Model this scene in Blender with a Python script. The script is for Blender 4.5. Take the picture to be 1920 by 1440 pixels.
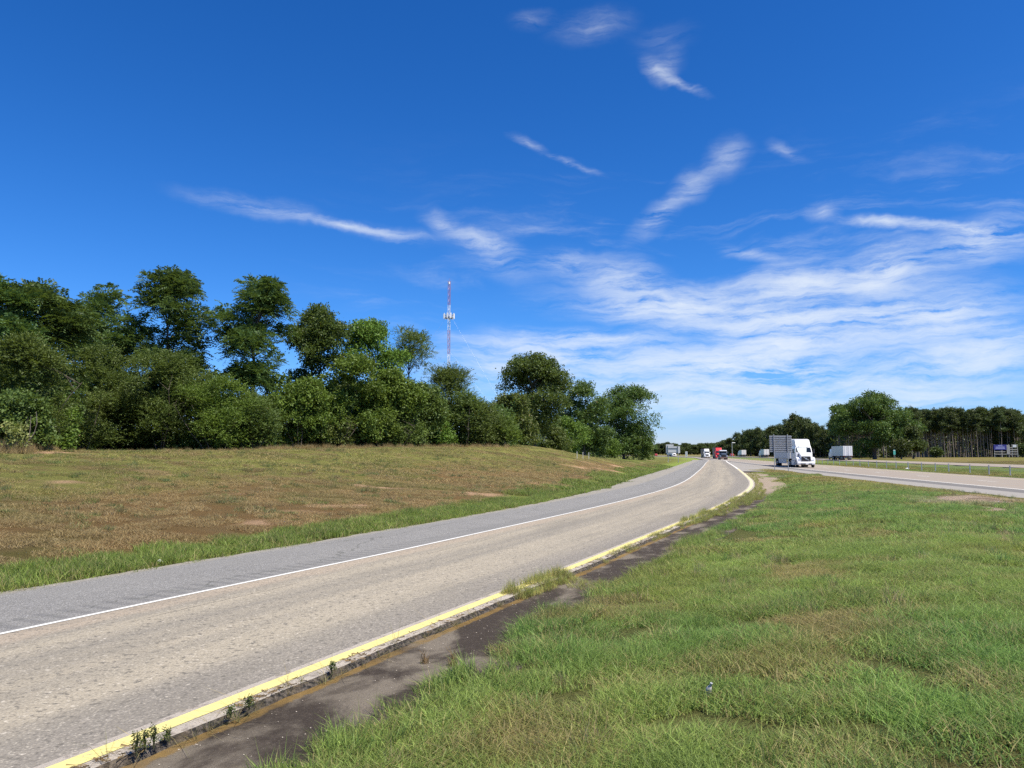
import bpy, bmesh, math, random
import numpy as np
from mathutils import Vector, Matrix

R = math.radians
for o in list(bpy.data.objects): bpy.data.objects.remove(o)
scene = bpy.context.scene
COL = scene.collection

# ------------------------------------------------------------------ camera
F = 1423.0                      # focal length in pixels of a 1920 wide frame
PITCH = math.atan(130 / F)
CAMH = 2.0
cd = bpy.data.cameras.new('camera'); cam = bpy.data.objects.new('camera', cd); COL.objects.link(cam)
cd.sensor_width = 36.0; cd.lens = 36.0 * F / 1920.0; cd.clip_start = 0.1; cd.clip_end = 12000
cam.location = (0, 0, CAMH); cam.rotation_euler = (R(90) + PITCH, 0, 0)
scene.camera = cam
scene.render.resolution_x = 1024; scene.render.resolution_y = 768
vs = scene.view_settings
vs.view_transform = 'Standard'; vs.look = 'None'; vs.gamma = 1.0; vs.exposure = 0.8; vs.use_curve_mapping = False
scene.cycles.use_denoising = False
scene.cycles.max_bounces = 5; scene.cycles.diffuse_bounces = 3; scene.cycles.glossy_bounces = 2; scene.cycles.transmission_bounces = 3
scene.cycles.sample_clamp_indirect = 6.0

def ray(u, v):
    x = (u - 960) / F; y = (720 - v) / F
    return (x, math.cos(PITCH) - y * math.sin(PITCH), math.sin(PITCH) + y * math.cos(PITCH))
def at(u, v, D):                # the point that photo pixel (u, v) shows when it lies D metres ahead
    d = ray(u, v); t = D / d[1]
    return np.array([d[0] * t, D, CAMH + d[2] * t])

# ------------------------------------------------------------------ node helpers
def N(nt, typ, props=None, **ins):
    n = nt.nodes.new(typ)
    for k, v in (props or {}).items(): setattr(n, k, v)
    for k, v in ins.items():
        key = k.replace('_', ' ')
        if key.startswith('i ') : s = n.inputs[int(key[2:])]
        else: s = n.inputs[key]
        if isinstance(v, bpy.types.NodeSocket): nt.links.new(v, s)
        else: s.default_value = v
    return n
def M_(nt, op, a, b=0.0, c=None, clamp=False):
    n = nt.nodes.new('ShaderNodeMath'); n.operation = op; n.use_clamp = clamp
    for i, v in enumerate((a, b) if c is None else (a, b, c)):
        if isinstance(v, bpy.types.NodeSocket): nt.links.new(v, n.inputs[i])
        else: n.inputs[i].default_value = v
    return n.outputs[0]
def VM(nt, op, a, b=None):
    n = nt.nodes.new('ShaderNodeVectorMath'); n.operation = op
    for i, v in enumerate((a, b)):
        if v is None: continue
        if isinstance(v, bpy.types.NodeSocket): nt.links.new(v, n.inputs[i])
        else: n.inputs[i].default_value = v
    return n.outputs[0]
def MIX(nt, f, a, b, mode='MIX'):
    n = nt.nodes.new('ShaderNodeMix'); n.data_type = 'RGBA'; n.blend_type = mode; n.clamp_factor = True
    for s, v in ((n.inputs[0], f), (n.inputs[6], a), (n.inputs[7], b)):
        if isinstance(v, bpy.types.NodeSocket): nt.links.new(v, s)
        elif isinstance(v, (tuple, list)): s.default_value = tuple(v) + ((1,) if len(v) == 3 else ())
        else: s.default_value = v
    return n.outputs[2]
def RAMP(nt, f, stops, interp='LINEAR'):
    n = nt.nodes.new('ShaderNodeValToRGB'); n.color_ramp.interpolation = interp
    el = n.color_ramp.elements
    while len(el) < len(stops): el.new(0.5)
    for e, (p, c) in zip(el, stops):
        e.position = p; e.color = (c, c, c, 1) if isinstance(c, (int, float)) else tuple(c) + (1,)
    nt.links.new(f, n.inputs[0]); return n.outputs[0]
def MAPR(nt, v, a, b, c=0.0, d=1.0, smooth=True):
    n = nt.nodes.new('ShaderNodeMapRange'); n.clamp = True
    if smooth: n.interpolation_type = 'SMOOTHSTEP'
    nt.links.new(v, n.inputs[0])
    for i, x in zip((1, 2, 3, 4), (a, b, c, d)): n.inputs[i].default_value = x
    return n.outputs[0]
def NOISE(nt, vec, scale, detail=4.0, rough=0.55, dist=0.0):
    n = N(nt, 'ShaderNodeTexNoise', None, Vector=vec, Scale=scale, Detail=detail, Roughness=rough, Distortion=dist)
    return n.outputs[0]

# ------------------------------------------------------------------ sun and sky
SUN_AZ, SUN_EL = R(128), R(60)          # azimuth clockwise from the view direction
sdir = Vector((math.sin(SUN_AZ) * math.cos(SUN_EL), math.cos(SUN_AZ) * math.cos(SUN_EL), math.sin(SUN_EL)))
sl = bpy.data.lights.new('sun', 'SUN'); sun = bpy.data.objects.new('sun', sl); COL.objects.link(sun)
sl.energy = 4.6; sl.angle = R(0.53); sl.color = (1.0, 0.92, 0.79)
sun.rotation_euler = (-sdir).to_track_quat('-Z', 'Y').to_euler()
sun.location = sdir * 60

world = bpy.data.worlds.new('World'); scene.world = world; world.use_nodes = True
def build_world():
    nt = world.node_tree; nt.nodes.clear()
    sky = N(nt, 'ShaderNodeTexSky', {'sky_type': 'NISHITA', 'sun_disc': False, 'sun_elevation': SUN_EL,
            'sun_rotation': SUN_AZ, 'altitude': 100.0, 'air_density': 1.0, 'dust_density': 0.1, 'ozone_density': 2.0})
    # the phone's deep, saturated rendering of a clear sky: applied alike to the whole dome
    sp = N(nt, 'ShaderNodeSeparateColor', None, Color=sky.outputs[0]); ch = []
    for o_, c_, g_, k_ in zip(sp.outputs, (0.0594, 0.110, 0.164), (1.8, 1.22, 1.12), (2.45, 0.92, 0.98)):
        ch.append(M_(nt, 'MULTIPLY', M_(nt, 'POWER', M_(nt, 'MULTIPLY', o_, c_), g_), k_ / 0.1414))
    base = N(nt, 'ShaderNodeCombineColor', None, Red=ch[0], Green=ch[1], Blue=ch[2]).outputs[0]
    tc = N(nt, 'ShaderNodeTexCoord').outputs['Generated']
    sep = N(nt, 'ShaderNodeSeparateXYZ', None, Vector=tc)
    X, Y, Z = sep.outputs
    az = M_(nt, 'ARCTAN2', X, Y); el = M_(nt, 'ARCSINE', Z)
    ae = N(nt, 'ShaderNodeCombineXYZ', None, X=az, Y=el).outputs[0]
    # flowing distortion shared by the cirrus
    w = N(nt, 'ShaderNodeTexNoise', None, Vector=ae, Scale=7.0, Detail=2.0, Roughness=0.5).outputs['Color']
    warp = VM(nt, 'SCALE', VM(nt, 'SUBTRACT', w, (0.5, 0.5, 0.5))); warp.node.inputs[3].default_value = 0.035
    w2 = N(nt, 'ShaderNodeTexNoise', None, Vector=ae, Scale=42.0, Detail=3.0, Roughness=0.55).outputs['Color']
    warp2 = VM(nt, 'SCALE', VM(nt, 'SUBTRACT', w2, (0.5, 0.5, 0.5))); warp2.node.inputs[3].default_value = 0.011
    aw = VM(nt, 'ADD', VM(nt, 'ADD', ae, warp), warp2)
    wisps = [ # x0,y0 - x1,y1 of the streak in the photo, half width, strength
        (330,350,620,410,14,.42),(480,385,810,447,7,.6),(640,418,820,452,13,.35),(790,400,860,445,15,.5),(830,432,985,475,13,.75),(840,450,1040,520,26,.34),(1000,485,1110,500,22,.6),(1070,500,1260,545,34,.85),
        (950,245,1040,285,8,.42),(1010,272,1135,330,5,.5),(1205,108,1272,146,14,.6),(1235,128,1330,184,6,.65),(1240,105,1285,125,20,.22),(960,50,1040,42,11,.20),(1030,70,1190,34,20,.26),(1180,80,1310,62,20,.10),
        (1400,268,1320,318,23,.5),(1340,310,1262,362,21,.5),(1300,345,1175,450,17,.5),(1435,272,1510,308,9,.34),(1560,420,1780,425,7,1.0),(1720,424,1960,438,7,.9),(1640,412,1960,430,5,.5),(1505,402,1575,408,11,.45),
        (1345,452,1485,498,9,.6),(1130,590,1420,545,28,1.2),(1350,560,1640,515,28,1.2),(1560,530,1800,480,34,1.25),(1740,480,1960,425,32,1.1),(1570,545,1720,510,20,.8),
        (1340,655,1640,620,46,1.4),(1540,620,1940,575,46,1.4),(860,655,1240,680,34,1.15),(1120,670,1580,705,38,1.25),(980,560,1380,585,28,.6),(1180,755,1600,748,26,.75),(1500,760,1960,745,24,.7),
        (1650,700,2100,630,36,1.0),(930,628,1310,640,13,.75),(800,625,890,640,7,.28),(760,690,1080,695,38,.75),(1250,605,1650,590,28,.75),(1430,520,1640,560,22,.45),(960,728,1500,738,34,.75),(1380,722,1960,715,36,.75),(1050,768,1700,772,16,.6),(1100,690,1750,680,30,.6)]
    tot = None; 
    for (x0, y0, x1, y1, hw, st) in wisps:
        def ang(u, v):
            d = Vector(ray(u, v)).normalized(); return math.atan2(d.x, d.y), math.asin(d.z)
        a0, e0 = ang(x0, y0); a1, e1 = ang(x1, y1)
        L = math.hypot(a1 - a0, e1 - e0) / 2
        mp = N(nt, 'ShaderNodeMapping', {'vector_type': 'TEXTURE'}, Vector=aw, Location=((a0 + a1) / 2, (e0 + e1) / 2, 0),
               Rotation=(0, 0, math.atan2(e1 - e0, a1 - a0)), Scale=(L * 1.35, hw / F * 1.85, 1))
        g = N(nt, 'ShaderNodeTexGradient', {'gradient_type': 'SPHERICAL'}, Vector=mp.outputs[0]).outputs[1]
        g = M_(nt, 'MULTIPLY', M_(nt, 'POWER', g, 1.8), st * 1.2)
        tot = g if tot is None else M_(nt, 'ADD', tot, g)
    # thin streaks spread through the low sky everywhere, thinning towards the left of the view
    st1 = N(nt, 'ShaderNodeMapping', None, Vector=aw, Rotation=(0, 0, R(-7)), Scale=(1.6, 9.0, 1)).outputs[0]
    bandn = NOISE(nt, st1, 2.2, 6, 0.6, 0.6)
    band = M_(nt, 'MULTIPLY', MAPR(nt, bandn, 0.48, 0.75), MAPR(nt, el, R(3), R(8)))
    band = M_(nt, 'MULTIPLY', band, MAPR(nt, el, R(24), R(12)))
    band = M_(nt, 'MULTIPLY', band, MAPR(nt, az, R(-22), R(14)))
    tot = M_(nt, 'ADD', tot, M_(nt, 'MULTIPLY', band, 0.55))
    # fibres
    fb = N(nt, 'ShaderNodeMapping', None, Vector=aw, Rotation=(0, 0, R(-11)), Scale=(5.0, 40.0, 1)).outputs[0]
    fib = NOISE(nt, fb, 1.0, 9, 0.66, 0.35)
    fb2 = N(nt, 'ShaderNodeMapping', None, Vector=aw, Rotation=(0, 0, R(20)), Scale=(9.0, 46.0, 1)).outputs[0]
    fib2 = NOISE(nt, fb2, 1.2, 9, 0.68, 0.3)
    fm = M_(nt, 'ADD', MAPR(nt, fib, 0.32, 0.67, 0.12, 1.0), MAPR(nt, fib2, 0.32, 0.68, -0.32, 0.38))
    mk = M_(nt, 'MULTIPLY', tot, fm)
    mk = M_(nt, 'SUBTRACT', 1.0, M_(nt, 'EXPONENT', M_(nt, 'MULTIPLY', mk, -1.15)))
    mk = M_(nt, 'MULTIPLY', mk, MAPR(nt, el, R(0.2), R(4.2)), clamp=True)
    col = MIX(nt, M_(nt, 'MULTIPLY', mk, 0.95, clamp=True), base, (6.0, 6.5, 7.1))
    bg = N(nt, 'ShaderNodeBackground', None, Color=col, Strength=0.0812)
    out = N(nt, 'ShaderNodeOutputWorld', None, Surface=bg.outputs[0])
    world.cycles.sampling_method = 'MANUAL'; world.cycles.sample_map_resolution = 512
build_world()

# ------------------------------------------------------------------ object helpers
def tag(o, label=None, cat=None, group=None, kind=None):
    if label: o['label'] = label
    if cat: o['category'] = cat
    if group: o['group'] = group
    if kind: o['kind'] = kind
    return o
def link(name, me, parent=None, mat=None):
    o = bpy.data.objects.new(name, me); COL.objects.link(o)
    if parent is not None: o.parent = parent
    if mat is not None and me is not None and not me.materials: me.materials.append(mat)
    return o
def empty(name, loc=(0, 0, 0), rz=0.0, label=None, cat=None, group=None):
    o = bpy.data.objects.new(name, None); COL.objects.link(o)
    o.location = [float(c) for c in loc]; o.rotation_euler = (0, 0, rz); o.empty_display_size = 0.2
    return tag(o, label, cat, group)
def mesh_np(name, V, Q, attrs=None, uv=None, smooth=False):
    """V (n,3), Q (m,3 or 4); attrs {name: per-vertex floats or rgba}"""
    me = bpy.data.meshes.new(name)
    V = np.asarray(V, np.float32); Q = np.asarray(Q, np.int32); k = Q.shape[1]
    me.vertices.add(len(V)); me.vertices.foreach_set('co', V.ravel())
    me.loops.add(Q.size); me.loops.foreach_set('vertex_index', Q.ravel())
    me.polygons.add(len(Q)); me.polygons.foreach_set('loop_start', np.arange(0, Q.size, k, dtype=np.int32))
    if smooth: me.polygons.foreach_set('use_smooth', np.ones(len(Q), bool))
    for n, a in (attrs or {}).items():
        a = np.asarray(a, np.float32)
        if a.ndim == 1:
            me.attributes.new(n, 'FLOAT', 'POINT').data.foreach_set('value', a)
        else:
            me.attributes.new(n, 'FLOAT_COLOR', 'POINT').data.foreach_set('color', a.ravel())
    if uv is not None:
        l = me.uv_layers.new(name='UVMap'); l.data.foreach_set('uv', np.asarray(uv, np.float32)[Q.ravel()].ravel())
    me.update(calc_edges=True)
    return me
def copy_tree(o, parent=None):
    c = o.copy(); COL.objects.link(c)
    if parent is not None: c.parent = parent
    for ch in list(o.children): copy_tree(ch, c)
    return c

class MB:
    """collects shaped pieces of ONE part and links them as one mesh object"""
    def __init__(s): s.bm = bmesh.new()
    def _ins(s, V, Fs):
        vs = [s.bm.verts.new(v) for v in V]
        for f in Fs:
            try: s.bm.faces.new([vs[i] for i in f])
            except ValueError: pass
        return vs
    def box(s, c, d, taper=(1, 1), rot=None):
        hx, hy, hz = d[0] / 2, d[1] / 2, d[2] / 2
        P = []
        for z, t in ((-hz, (1, 1)), (hz, taper)):
            P += [(-hx * t[0], -hy * t[1], z), (hx * t[0], -hy * t[1], z), (hx * t[0], hy * t[1], z), (-hx * t[0], hy * t[1], z)]
        if rot is not None: P = [tuple(rot @ Vector(p)) for p in P]
        P = [(p[0] + c[0], p[1] + c[1], p[2] + c[2]) for p in P]
        s._ins(P, [(3, 2, 1, 0), (4, 5, 6, 7), (0, 1, 5, 4), (1, 2, 6, 5), (2, 3, 7, 6), (3, 0, 4, 7)]); return s
    def prism(s, prof, x0, x1, axis='x', inset=None):
        """closed profile [(a,b)..] swept along an axis; inset scales the two end profiles' widths per point"""
        n = len(prof); V = []
        for k, x in enumerate((x0, x1)):
            for i, (a, b) in enumerate(prof):
                xx = x
                if inset is not None: xx = x + (1 if k == 0 else -1) * inset[i]
                V.append((xx, a, b) if axis == 'x' else (a, xx, b) if axis == 'y' else (a, b, xx))
        Fs = [tuple(range(n))[::-1], tuple(range(n, 2 * n))] + [(i, (i + 1) % n, n + (i + 1) % n, n + i) for i in range(n)]
        s._ins(V, Fs); return s
    def cyl(s, p0, p1, r0, r1=None, n=10):
        r1 = r0 if r1 is None else r1
        p0, p1 = Vector(p0), Vector(p1); d = (p1 - p0).normalized()
        a = d.cross(Vector((0, 0, 1)) if abs(d.z) < 0.9 else Vector((1, 0, 0))).normalized(); b = d.cross(a)
        V = []
        for p, r in ((p0, r0), (p1, r1)):
            for i in range(n):
                t = 2 * math.pi * i / n; V.append(tuple(p + a * (r * math.cos(t)) + b * (r * math.sin(t))))
        s._ins(V, [tuple(range(n)), tuple(range(2 * n - 1, n - 1, -1))] + [(i, n + i, n + (i + 1) % n, (i + 1) % n) for i in range(n)]); return s
    def quad(s, *P): s._ins(P, [tuple(range(len(P)))]); return s
    def build(s, name, mat, parent=None, bevel=0.0, seg=2, smooth=False):
        bm = s.bm
        bmesh.ops.recalc_face_normals(bm, faces=bm.faces)
        if bevel > 0:
            bmesh.ops.bevel(bm, geom=[e for e in bm.edges if len(e.link_faces) == 2 and e.calc_face_angle() > 0.4], offset=bevel, segments=seg, affect='EDGES', profile=0.6, clamp_overlap=True)
        if smooth:
            for f in bm.faces: f.smooth = True
        me = bpy.data.meshes.new(name); bm.to_mesh(me); bm.free()
        return link(name, me, parent, mat)

# ------------------------------------------------------------------ noise in python (for ground colours, scatter)
def vnoise(x, y, scale, seed=0):
    x = np.asarray(x, float) * scale + seed * 17.31; y = np.asarray(y, float) * scale - seed * 9.77
    xi = np.floor(x); yi = np.floor(y); fx = x - xi; fy = y - yi
    fx = fx * fx * (3 - 2 * fx); fy = fy * fy * (3 - 2 * fy)
    def h(a, b):
        v = np.sin(a * 127.1 + b * 311.7 + seed * 74.7) * 43758.5453
        return v - np.floor(v)
    return (h(xi, yi) * (1 - fx) + h(xi + 1, yi) * fx) * (1 - fy) + (h(xi, yi + 1) * (1 - fx) + h(xi + 1, yi + 1) * fx) * fy
def fbm(x, y, scale, seed=0, o=4):
    t = 0; a = 0.5; n = 0
    for i in range(o): t = t + a * vnoise(x, y, scale * 2 ** i, seed + i); n += a; a *= 0.55
    return t / n
def sst(a, b, x):
    t = np.clip((np.asarray(x, float) - a) / (b - a), 0, 1); return t * t * (3 - 2 * t)

# ------------------------------------------------------------------ road lines (metres; camera at the origin, looking along +y)
def spline(P, step=1.0):
    P = np.array(P, float); out = []
    E = np.vstack([2 * P[0] - P[1], P, 2 * P[-1] - P[-2]])
    for i in range(1, len(E) - 2):
        p0, p1, p2, p3 = E[i - 1:i + 3]; n = max(2, int(np.linalg.norm(p2 - p1) / step))
        t = np.linspace(0, 1, n, endpoint=False)[:, None]
        out.append(0.5 * ((2 * p1) + (-p0 + p2) * t + (2 * p0 - 5 * p1 + 4 * p2 - p3) * t * t + (-p0 + 3 * p1 - 3 * p2 + p3) * t ** 3))
    out.append(P[-1:]); return np.vstack(out)
RAMP_W = spline([(-30, -44), (-19.2, -21), (-5.3, 9.5), (-1.3, 18.3), (5.5, 34.6), (11.7, 52.6), (20.6, 84.6), (30.1, 120), (43, 169), (56.7, 221), (66, 270), (80.5, 340), (88, 400), (94.5, 480), (93.5, 600), (76, 760), (30, 960)])
HWY_W = spline([(9, -90), (16, -40), (28.2, 42.4), (35.4, 87), (43.6, 130), (61.0, 221), (70.5, 270), (85, 340), (92.5, 400), (99, 480), (98, 600), (80.5, 760), (34, 960)])
def frame(P):
    d = np.gradient(P, axis=0); d /= np.linalg.norm(d, axis=1)[:, None]
    s = np.concatenate([[0], np.cumsum(np.linalg.norm(np.diff(P, axis=0), axis=1))])
    return d, np.stack([d[:, 1], -d[:, 0]], 1), s         # direction, right-hand normal, arc length
RAMP_D, RAMP_N, RAMP_S = frame(RAMP_W); HWY_D, HWY_N, HWY_S = frame(HWY_W)
def dist(P, D, Nn, x, y):
    """signed distance to the right of a line, and index of the nearest point"""
    x = np.atleast_1d(np.asarray(x, float)); y = np.atleast_1d(np.asarray(y, float))
    sd = np.empty(len(x)); ix = np.empty(len(x), int)
    Pf = P.astype(np.float32)
    for a in range(0, len(x), 20000):
        b = slice(a, a + 20000)
        q = (x[b, None].astype(np.float32) - Pf[:, 0]) ** 2 + (y[b, None].astype(np.float32) - Pf[:, 1]) ** 2
        i = q.argmin(1); ix[b] = i
        sd[b] = (x[b] - P[i, 0]) * Nn[i, 0] + (y[b] - P[i, 1]) * Nn[i, 1]
        far = np.abs(sd[b]) < np.sqrt(q[np.arange(len(i)), i]) * 0.5
        sd[b] = np.where(far, np.sign(sd[b] + 1e-9) * np.sqrt(q[np.arange(len(i)), i]), sd[b])
    return sd, ix
def wid_n(y): return sst(36, 46, y) * (1 - sst(72, 84, y))            # worn patch beside the gore nose
def yel_off(y): return 4.05 + 0.55 * sst(15, 60, y)            # yellow line, right of the white ramp line
def sho_off(y): return 2.7 + 1.6 * sst(20, 65, y)              # left edge of the ramp's shoulder
HW_L, HW_R = -3.7, 10.2                                        # highway pavement edges about its white line
OP_L, OP_R = 32.5, 44.0                                        # the other carriageway

def terrain(x, y, raw=False):
    x = np.atleast_1d(np.asarray(x, float)); y = np.atleast_1d(np.asarray(y, float))
    dr, ir = dist(RAMP_W, RAMP_D, RAMP_N, x, y); dh, ih = dist(HWY_W, HWY_D, HWY_N, x, y)
    yr = RAMP_W[ir, 1]
    z = np.zeros(len(x))
    # bank on the left
    C = np.interp(yr, [-60, 20, 45, 80, 88, 108, 140, 220, 400, 2000], [1.9, 2.05, 2.2, 2.85, 2.75, 1.55, 1.3, 0.5, 0.2, 0.2])
    wbank = np.interp(yr, [0, 30, 45, 80, 110, 200], [27, 24, 19, 13, 12, 20])
    t = np.clip((-dr - 6.0) / wbank, 0, 1); t = t * 0.55 + 0.45 * t * t * (3 - 2 * t)
    bank = C * t * np.where(dr < 0, 1, 0)
    ditch = -0.12 * sst(3.0, 4.6, -dr) * (1 - sst(5.2, 8.0, -dr))
    bump = (fbm(x, y, 0.16, 3) - 0.5) * 0.22 * sst(6, 12, -dr) + (fbm(x, y, 0.035, 5) - 0.5) * 0.5 * sst(60, 140, -dr)
    z += np.where(dr < 0, bank + ditch + bump, 0)
    # grass triangle on the right of the ramp
    yo = yel_off(yr); a = dr - (yo + 1.35); b = HW_L - dh
    wid = np.clip(np.minimum(a, b), 0, None)
    tri = (dr > 0) & (dh < HW_L)
    z += np.where(tri, 0.34 * sst(0, 5, wid) + (fbm(x, y, 0.35, 8) - 0.5) * 0.05 * sst(0, 2, wid), 0)
    # median and beyond the other carriageway
    z += np.where(dh > HW_R, -0.35 * sst(HW_R + 2, HW_R + 8, dh) * (1 - sst(OP_L - 6, OP_L - 1, dh)), 0)
    z += np.where(dh > OP_R, 0.55 * sst(OP_R + 4, OP_R + 45, dh) + (fbm(x, y, 0.05, 4) - 0.5) * 0.5 * sst(OP_R + 4, OP_R + 40, dh), 0)
    if raw: return z, dr, dh, yr, yo, tri
    # keep the sheet under the pavements
    sh = sho_off(yr)
    near_ramp = (dr > -sh) & (dr < yo + 1.35)
    inr = np.minimum(dr + sh, yo + 1.35 + 0.5 * wid_n(yr) - dr)
    inh = np.minimum(dh - HW_L, HW_R - dh); ino = np.minimum(dh - OP_L, OP_R - dh)
    gore = (dr > 0) & (dh < HW_L + 1) & (y > 84)
    z -= 0.05
    dep = np.maximum.reduce([sst(-0.15, 0.35, inr), sst(-0.15, 0.35, inh), sst(-0.15, 0.35, ino), np.where(gore, sst(84, 88, y), 0)])
    z = np.where(dep > 0, z * (1 - dep) - 0.22 * dep, z)
    return z
def zt(x, y): return float(terrain([x], [y])[0])

# ------------------------------------------------------------------ ground colours: what grows or lies where
GREEN = np.array([0.268, 0.358, 0.090]); LUSH = np.array([0.190, 0.320, 0.078]); STRAW = np.array([0.300, 0.225, 0.085])
YELG = np.array([0.255, 0.268, 0.070]); BROWN = np.array([0.250, 0.148, 0.064]); CLAY = np.array([0.50, 0.33, 0.20])
SOIL = None
def hit(u, v):
    """where the ray through a photo pixel meets the ground"""
    d = ray(u, v); D = np.linspace(6, 160, 900); t = D / d[1]; x = d[0] * t; z = CAMH + d[2] * t; k = np.argmax(terrain(x, D) + 0.05 >= z); return x[k], D[k]
def tone(x, y):
    """albedo rgb, dryness 0..1, grass height m, cover 0..1"""
    z, dr, dh, yr, yo, tri = terrain(x, y, raw=True)
    n1 = fbm(x, y, 0.12, 11); n2 = fbm(x, y, 0.45, 12); n3 = fbm(x, y, 1.3, 13, 3)
    def mixc(a, b, t): return a * (1 - t[:, None]) + b * t[:, None]
    n = len(x); col = np.tile(GREEN, (n, 1)); dry = np.full(n, 0.3); hgt = np.full(n, 0.10); cov = np.ones(n)
    L = dr < 0; d = -dr; sh = sho_off(yr)
    # left bank: lush verge, then brown slope, then yellow-green crown
    wb = np.interp(yr, [0, 45, 80, 110, 200], [29, 27, 15, 12, 20])
    tb = (d - sh) / (wb + 3)
    verge = np.interp(yr, [0, 10, 36, 60, 120], [3.0, 3.0, 3.4, 3.2, 3.0])
    up = sst(0.22, 0.52, tb + (n1 - 0.5) * 0.5 + (n2 - 0.5) * 0.22)
    cb = mixc(np.tile(BROWN, (n, 1)), YELG, up); cb = mixc(cb, np.array([0.12, 0.135, 0.035]), sst(0.50, 0.68, n2) * 0.7)
    cb = mixc(cb, np.array([0.23, 0.16, 0.08]), sst(0.52, 0.7, n3) * 0.75)
    cb = mixc(cb, np.array([0.075, 0.12, 0.03]), sst(95, 125, yr) * 0.55)
    ve = 1 - sst(-0.35, 0.45, d - sh - verge + (n2 - 0.5) * 1.2)
    cL = mixc(cb, np.array([0.215, 0.285, 0.06]), ve)
    clay = sst(0.70, 0.76, fbm(x * 0.6 + y * 0.25, y, 0.42, 21)) * sst(2.5, 4.5, d - sh) * (1 - sst(0.45, 0.6, tb))
    if SOIL is not None:
        for (px, py, rx, ry, an) in SOIL:
            c_, s_ = math.cos(an), math.sin(an); X = (x - px) * c_ + (y - py) * s_; Yy = -(x - px) * s_ + (y - py) * c_
            clay = np.maximum(clay, 1 - sst(0.45, 1.1, np.sqrt((X / rx) ** 2 + (Yy / ry) ** 2) + (fbm(x, y, 1.1, 47) - 0.5) * 1.3))
    cL = mixc(cL, CLAY, clay)
    col = np.where(L[:, None], cL, col)
    dry = np.where(L, 0.15 * ve + (1 - ve) * (0.75 - 0.35 * up), dry)
    hgt = np.where(L, 0.21 * ve + (1 - ve) * 0.075, hgt); cov = np.where(L, (1 - clay) * np.where(ve > .5, 1, 0.85), cov)
    # triangle on the right
    rr = dr - yo
    n4 = fbm(x, y, 0.85, 14); dp = sst(0.53, 0.66, n4 * 0.6 + n2 * 0.3 + n1 * 0.1)
    ct = mixc(np.tile(GREEN, (n, 1)), LUSH, sst(0.45, 0.65, n1)); ct = mixc(ct, STRAW * 0.95, dp * 0.6); ct = mixc(ct, np.array([0.30, 0.33, 0.075]), sst(0.52, 0.68, fbm(x, y, 0.33, 33)) * 0.6)
    nearhw = sst(7.5, 2.0, HW_L - dh + (n1 - 0.5) * 6); nearhw = np.where(tri, nearhw, 0)
    ct = mixc(ct, np.array([0.25, 0.215, 0.065]), nearhw * 0.9)
    lu = sst(0.40, 0.6, fbm(x, y, 0.06, 31)) * sst(18, 30, y) * (1 - nearhw) * 0.75
    ct = mixc(ct, LUSH, lu)
    # worn dirt: by the highway and at the gore nose
    def blob(px, py, rx, ry, ang, s):
        c_, s_ = math.cos(ang), math.sin(ang); X = (x - px) * c_ + (y - py) * s_; Yy = -(x - px) * s_ + (y - py) * c_
        return 1 - sst(0.55, 1.1, np.sqrt((X / rx) ** 2 + (Yy / ry) ** 2) + (fbm(x, y, 0.9, 40 + s) - 0.5) * 0.9)
    dirt = np.maximum.reduce([blob(17.4, 28.6, 4.0, 2.0, 0.9, 1), blob(14.7, 23.6, 0.6, 2.6, -0.5, 2), blob(20.2, 31.5, 2.4, 2.2, 0.3, 5), blob(20.9, 62, 0.7, 6, -0.24, 3), blob(17.2, 49.0, 0.6, 4, -0.3, 4)])
    ct = mixc(ct, mixc(np.tile(np.array([0.50, 0.39, 0.29]), (n, 1)), np.array([0.26, 0.19, 0.13]), sst(0.5, 0.68, fbm(x * 1.0, y * 2.2, 1.2, 55))), dirt); 
    col = np.where(tri[:, None], ct, col); dry = np.where(tri, 0.13 + 0.42 * dp + 0.3 * nearhw, dry)
    hgt = np.where(tri, 0.125 - 0.05 * nearhw + 0.03 * (n1 - 0.5) - 0.03 * dp, hgt); cov = np.where(tri, 1 - dirt, cov)
    # median, and the field beyond the other carriageway
    md = dh > HW_R
    cm = mixc(np.tile(np.array([0.150, 0.215, 0.05]), (n, 1)), np.array([0.22, 0.20, 0.06]), sst(0.45, 0.7, n1)); fe = dh > OP_R
    cf = mixc(np.tile(np.array([0.165, 0.165, 0.045]), (n, 1)), np.array([0.21, 0.165, 0.07]), sst(0.4, 0.7, n1))
    cm = np.where(fe[:, None], cf, cm)
    col = np.where(md[:, None], cm, col); hgt = np.where(md, 0.10, hgt); dry = np.where(md, 0.3, dry)
    return col, dry, hgt, cov, (z, dr, dh, yr, yo, tri)

SOIL = []
for (u, v, rx, ry) in ((490, 977, .55, .35), (650, 946, 1.0, .45), (880, 922, .5, .5), (905, 925, .9, .6), (1068, 872, 1.2, .5), (1090, 876, 1.0, .5), (1135, 880, 1.6, .7), (1160, 874, 1.4, .7), (1060, 842, 1.5, .8), (560, 958, .5, .3), (0, 846, 3.0, .8), (110, 902, .5, .3)):
    px, py = hit(u, v); SOIL.append((px, py, rx * 1.6, ry * 1.6, 0.9))
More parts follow.
